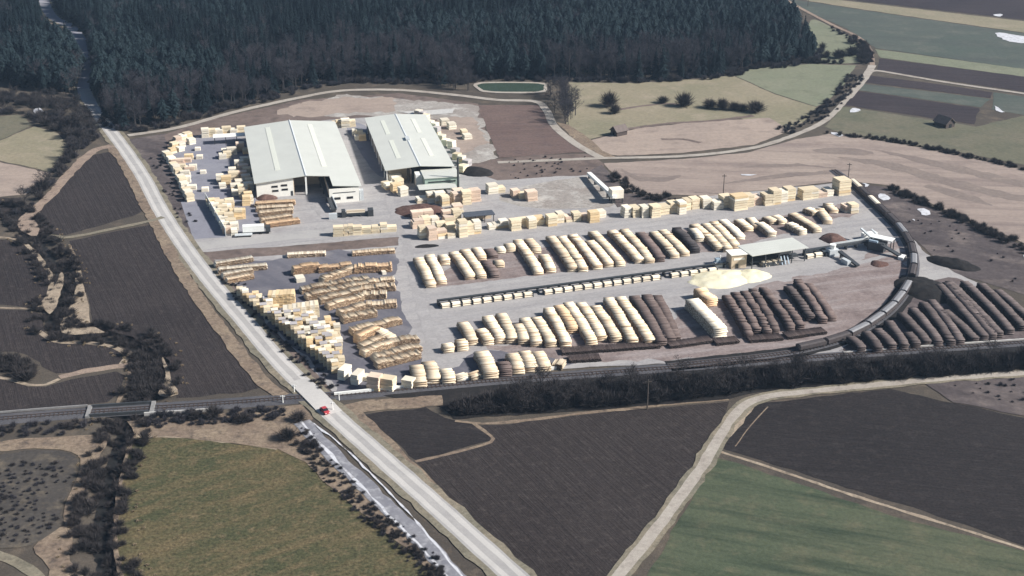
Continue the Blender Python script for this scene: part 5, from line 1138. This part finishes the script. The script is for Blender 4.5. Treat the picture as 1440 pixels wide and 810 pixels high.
# bare trees told apart near the track bend
rc = random.Random(77)
CL1 = [(788 + rc.gauss(0, 9) + (y - 148) * .45, y, rc.uniform(.55, .85)) for y in [132 + k * 1.9 for k in range(24)]]
CL2 = [(640 + rc.gauss(0, 9), 120 + k * .8, rc.uniform(.5, .75)) for k in range(10)]
for lst, place in ((CL1, 'beside the bend of the dirt track'), (CL2, 'standing alone left of the small pond')):
    for i, (x, y, s) in enumerate(sorted(lst)):
        tree(BAR[i % 3], G(x, y), 'bare grey tree, %s from left, %s' % (ORD[i], place), 'tree', 'bare trees ' + place, 'bare_tree', s, i * 1.3)
def bush(x, y, sc, label, dark=True, group=None):
    p = G(x, y); t = empty('bush', (p.x, p.y, .05), rf.uniform(0, 6.28)); t.scale = (sc, sc, sc); tag(t, label, 'bush', group)
    link('twigs', BIGB[rf.randrange(2)], t)
for x, y, s, lb in ((856, 150, 2.0, 'large grey bush above the small barn'), (864, 160, 1.3, 'low brown bush just above the small barn'), (932, 145, 1.2, 'small dark bush left of the meadow hedge'), (962, 150, 1.9, 'large dark bush at the left end of the meadow hedge'), (998, 152, 1.5, 'dark bush in the meadow hedge, first right of the large one'),
                    (1015, 154, 1.5, 'dark bush in the middle of the meadow hedge'), (1032, 155, 1.4, 'dark bush in the meadow hedge, left of its right end'), (1062, 158, 1.9, 'large bush at the right end of the meadow hedge'), (1044, 156, 1.2, 'smallest bush of the meadow hedge'), (1180, 82, 1.7, 'grey bush right of the forest corner, left of two'), (1198, 78, 1.8, 'grey bush right of the forest corner, right of two')):
    bush(x, y, s * 1.35, lb, True)
for x, y, s, lb in ((404, 618, 1.5, 'big dark bush at the top of the olive meadow'), (420, 592, 1.3, 'dark bush at the start of the icy ditch'), (300, 588, 1.4, 'dark bush on the bank left of the olive meadow top'), (342, 594, 1.3, 'dark bush on the dry bank above the olive meadow'), (275, 590, 1.0, 'small dark bush on the dry bank near the bridge wall')):
    bush(x, y, s, lb, True)
# railway thicket: trees one by one, undergrowth as one mass
TH = W([(632, 574), (700, 560), (860, 547), (1000, 537), (1180, 522), (1440, 505), (1540, 499), (1540, 516), (1440, 521), (1300, 532), (1060, 548), (1024, 556), (850, 572), (760, 578), (645, 585)])
tp_ = scatter_pts(TH, 5.0, 9)
TZ = [(700, 'at the left end'), (800, 'below the front log piles'), (900, 'in the middle left part'), (1000, 'above the ploughed field corner'), (1100, 'above the bend of the path'), (1200, 'below the curved siding'), (1320, 'below the dark log piles'), (9999, 'at the right end')]
zl = {}
for p in tp_:
    if noise.noise(Vector((p.x * .03, p.y * .03, 8))) < -.45: continue
    x = px_x(p); zl.setdefault(next(t for lim, t in TZ if x < lim), []).append((x, p))
for z, lst in zl.items():
    for i, (x, p) in enumerate(sorted(lst, key=lambda t: t[0])):
        tree(BARD[i % 3], p, 'dark bare tree, %s from left, %s of the railway thicket' % (nth(i), z), 'tree', 'railway thicket trees', 'bare_tree', rf.uniform(.5, .85), rf.uniform(0, 6.28))
def rpts(poly, sp, seed, lo=.7, hi=1.2, thr=None):
    rg = random.Random(seed); return [(p, rg.uniform(lo, hi), rg.uniform(0, 6.28)) for p in scatter_pts(poly, sp, seed) if thr is None or noise.noise(Vector((p.x * .05, p.y * .05, seed))) > thr]
def along(path, half, n, seed, lo=.7, hi=1.2, gap=0.0):
    rg = random.Random(seed); out = []
    for i in range(n):
        j = rg.randrange(len(path) - 1); a_, b_ = path[j], path[j + 1]; t = (b_ - a_).normalized(); q = a_.lerp(b_, rg.random()) + Vector((-t.y, t.x)) * (rg.choice((-1, 1)) * (gap + rg.random() * (half - gap)))
        out.append((q, rg.uniform(lo, hi), rg.uniform(0, 6.28)))
    return out
def far_from_rail(l, d=5.0): return [t for t in l if seg_dist(t[0], RAIL) > d]
scatter('thicket_brush', [(BSH, rpts(TH, 1.9, 12, .8, 1.5))], 'dark undergrowth of the railway thicket')
STR = STREAM
scatter('stream_brush', [(BSH, far_from_rail(along(STR, 7.5, 850, 21, .45, .95, .8) + rpts(W([(196, 484), (232, 500), (232, 540), (206, 566), (186, 566), (190, 530)]), 3.0, 22, .7, 1.2) + rpts(W([(-80, 500), (10, 500), (38, 508), (60, 526), (70, 536), (30, 536), (-80, 512)]), 3.0, 23, .7, 1.1)))], 'dark bare brush lining the winding stream')
scatter('corner_brush', [(BSHL + BSH[1:2], far_from_rail(rpts(W([(-80, 640), (50, 636), (106, 644), (98, 684), (82, 724), (88, 736), (44, 764), (-80, 766)]), 2.4, 24, .2, .5, .0) + rpts(W([(-80, 606), (0, 600), (130, 590), (160, 596), (100, 612), (0, 618), (-80, 622)]), 3.0, 25, .5, .9, -.15)))], 'dark brush in the lower left corner')
UPL = W([(-80, 130), (0, 132), (60, 142), (118, 150), (138, 196), (120, 212), (96, 236), (70, 268), (44, 294), (20, 300), (30, 282), (62, 256), (80, 238), (98, 216), (90, 192), (60, 178), (30, 160), (-80, 165)])
scatter('lane_brush', [(BSH + BSHL[:1], [t for t in rpts(UPL, 3.6, 26, .8, 1.5, -.25) if (t[0] - G(56, 158).to_2d()).length > 9]), ([joined(t) for t in BARD], rpts(UPL, 10.0, 27, .6, .9))], 'dark bare brush and small trees at the upper left')
scatter('roadside_brush', [(BSHL, along(catmull(W([(1100, 186), (1150, 164), (1182, 136), (1206, 106)]), False, 8), 5, 130, 31, .5, 1.0) + along(catmull(W([(1222, 88), (1216, 70), (1200, 56), (1170, 40)]), False, 8), 3, 60, 32, .5, 1.0)), (BSH, along(catmull(W([(1215, 90), (1216, 72), (1196, 55)]), False, 8), 4, 50, 33, .6, 1.1) + along(catmull(W([(1160, 188), (1250, 198), (1340, 216), (1440, 238), (1560, 268)]), False, 8), 2.0, 170, 34, .35, .7)
        + along(catmull(W([(1246, 262), (1300, 288), (1340, 304), (1440, 350), (1540, 398)]), False, 8), 3.0, 150, 35, .5, .9) + along(catmull(W([(1030, 108), (1060, 96), (1140, 88), (1190, 90)]), False, 8), 2.0, 80, 36, .5, .9) + along(catmull(W([(862, 248), (892, 274), (950, 280)]), False, 8), 4, 60, 37, .4, .8))], 'low hedge brush along tracks and field edges')
scatter('forest_edge_brush', [(BSHL, along([p for p in edgeR], 5.0, 420, 41, .7, 1.4)), (BSH, along(edgeR, 7.0, 200, 42, .7, 1.3))], 'grey brush at the foot of the forest edge')
scatter('ditch_brush', [(BSH, along(catmull(W([(420, 606), (440, 640), (490, 694), (540, 742), (600, 796), (630, 830)]), False, 6), 2.6, 130, 43, .15, .6)), (BSHL, along(catmull(W([(420, 604), (440, 636), (490, 690), (540, 738), (600, 792), (630, 826)]), False, 6), 3.5, 130, 53, .2, .55) + along(catmull(W([(200, 594), (300, 588), (400, 582)]), False, 6), 4.0, 120, 44, .4, .8))], 'brown brush along the ditch and railway bank')
scatter('verge_brush', [(BSHL, along(catmull(W([(224, 222), (250, 284), (272, 322)]), False, 6), 4, 30, 45, .3, .6) + along(catmull(W([(322, 392), (368, 446), (416, 498), (462, 548)]), False, 6), 3.5, 110, 46, .3, .6) + rpts(W([(655, 236), (760, 220), (840, 222), (840, 240), (720, 254)]), 5.0, 47, .2, .5, -.1) + rpts(W([(1210, 268), (1330, 306), (1430, 350), (1430, 400), (1345, 380)]), 7.0, 48, .2, .45, 0.0) + rpts(W([(1330, 540), (1440, 532), (1530, 526), (1530, 590), (1440, 580)]), 4.5, 49, .2, .55))], 'low dry brush on verges and scrubland')
scatter('reed_clumps', [(REED, along(STR, 10.5, 200, 51, .35, .7, 7.0) + rpts(W([(98, 346), (108, 362), (121, 418), (128, 458), (96, 468), (88, 455), (104, 420)]), 2.0, 52, .4, .8, -.1))], 'pale dry reeds along the stream banks')

# ------------------------------------------------------------------ air
hz, nt, bs = new_mat('haze_air'); nt.nodes.remove(bs)
pv = nt.nodes.new('ShaderNodeVolumePrincipled'); pv.inputs['Color'].default_value = (.5, .72, 1.0, 1); pv.inputs['Density'].default_value = .00007; pv.inputs['Anisotropy'].default_value = .1
nt.links.new(pv.outputs[0], nt.nodes['Material Output'].inputs['Volume'])
tag(MB().box(-6500, 6500, -3500, 9500, -5, CAM_H + 6).build('haze', hz), 'thin bluish haze in the air over the valley', None, None, 'stuff')
if 'label_check' in globals(): pass
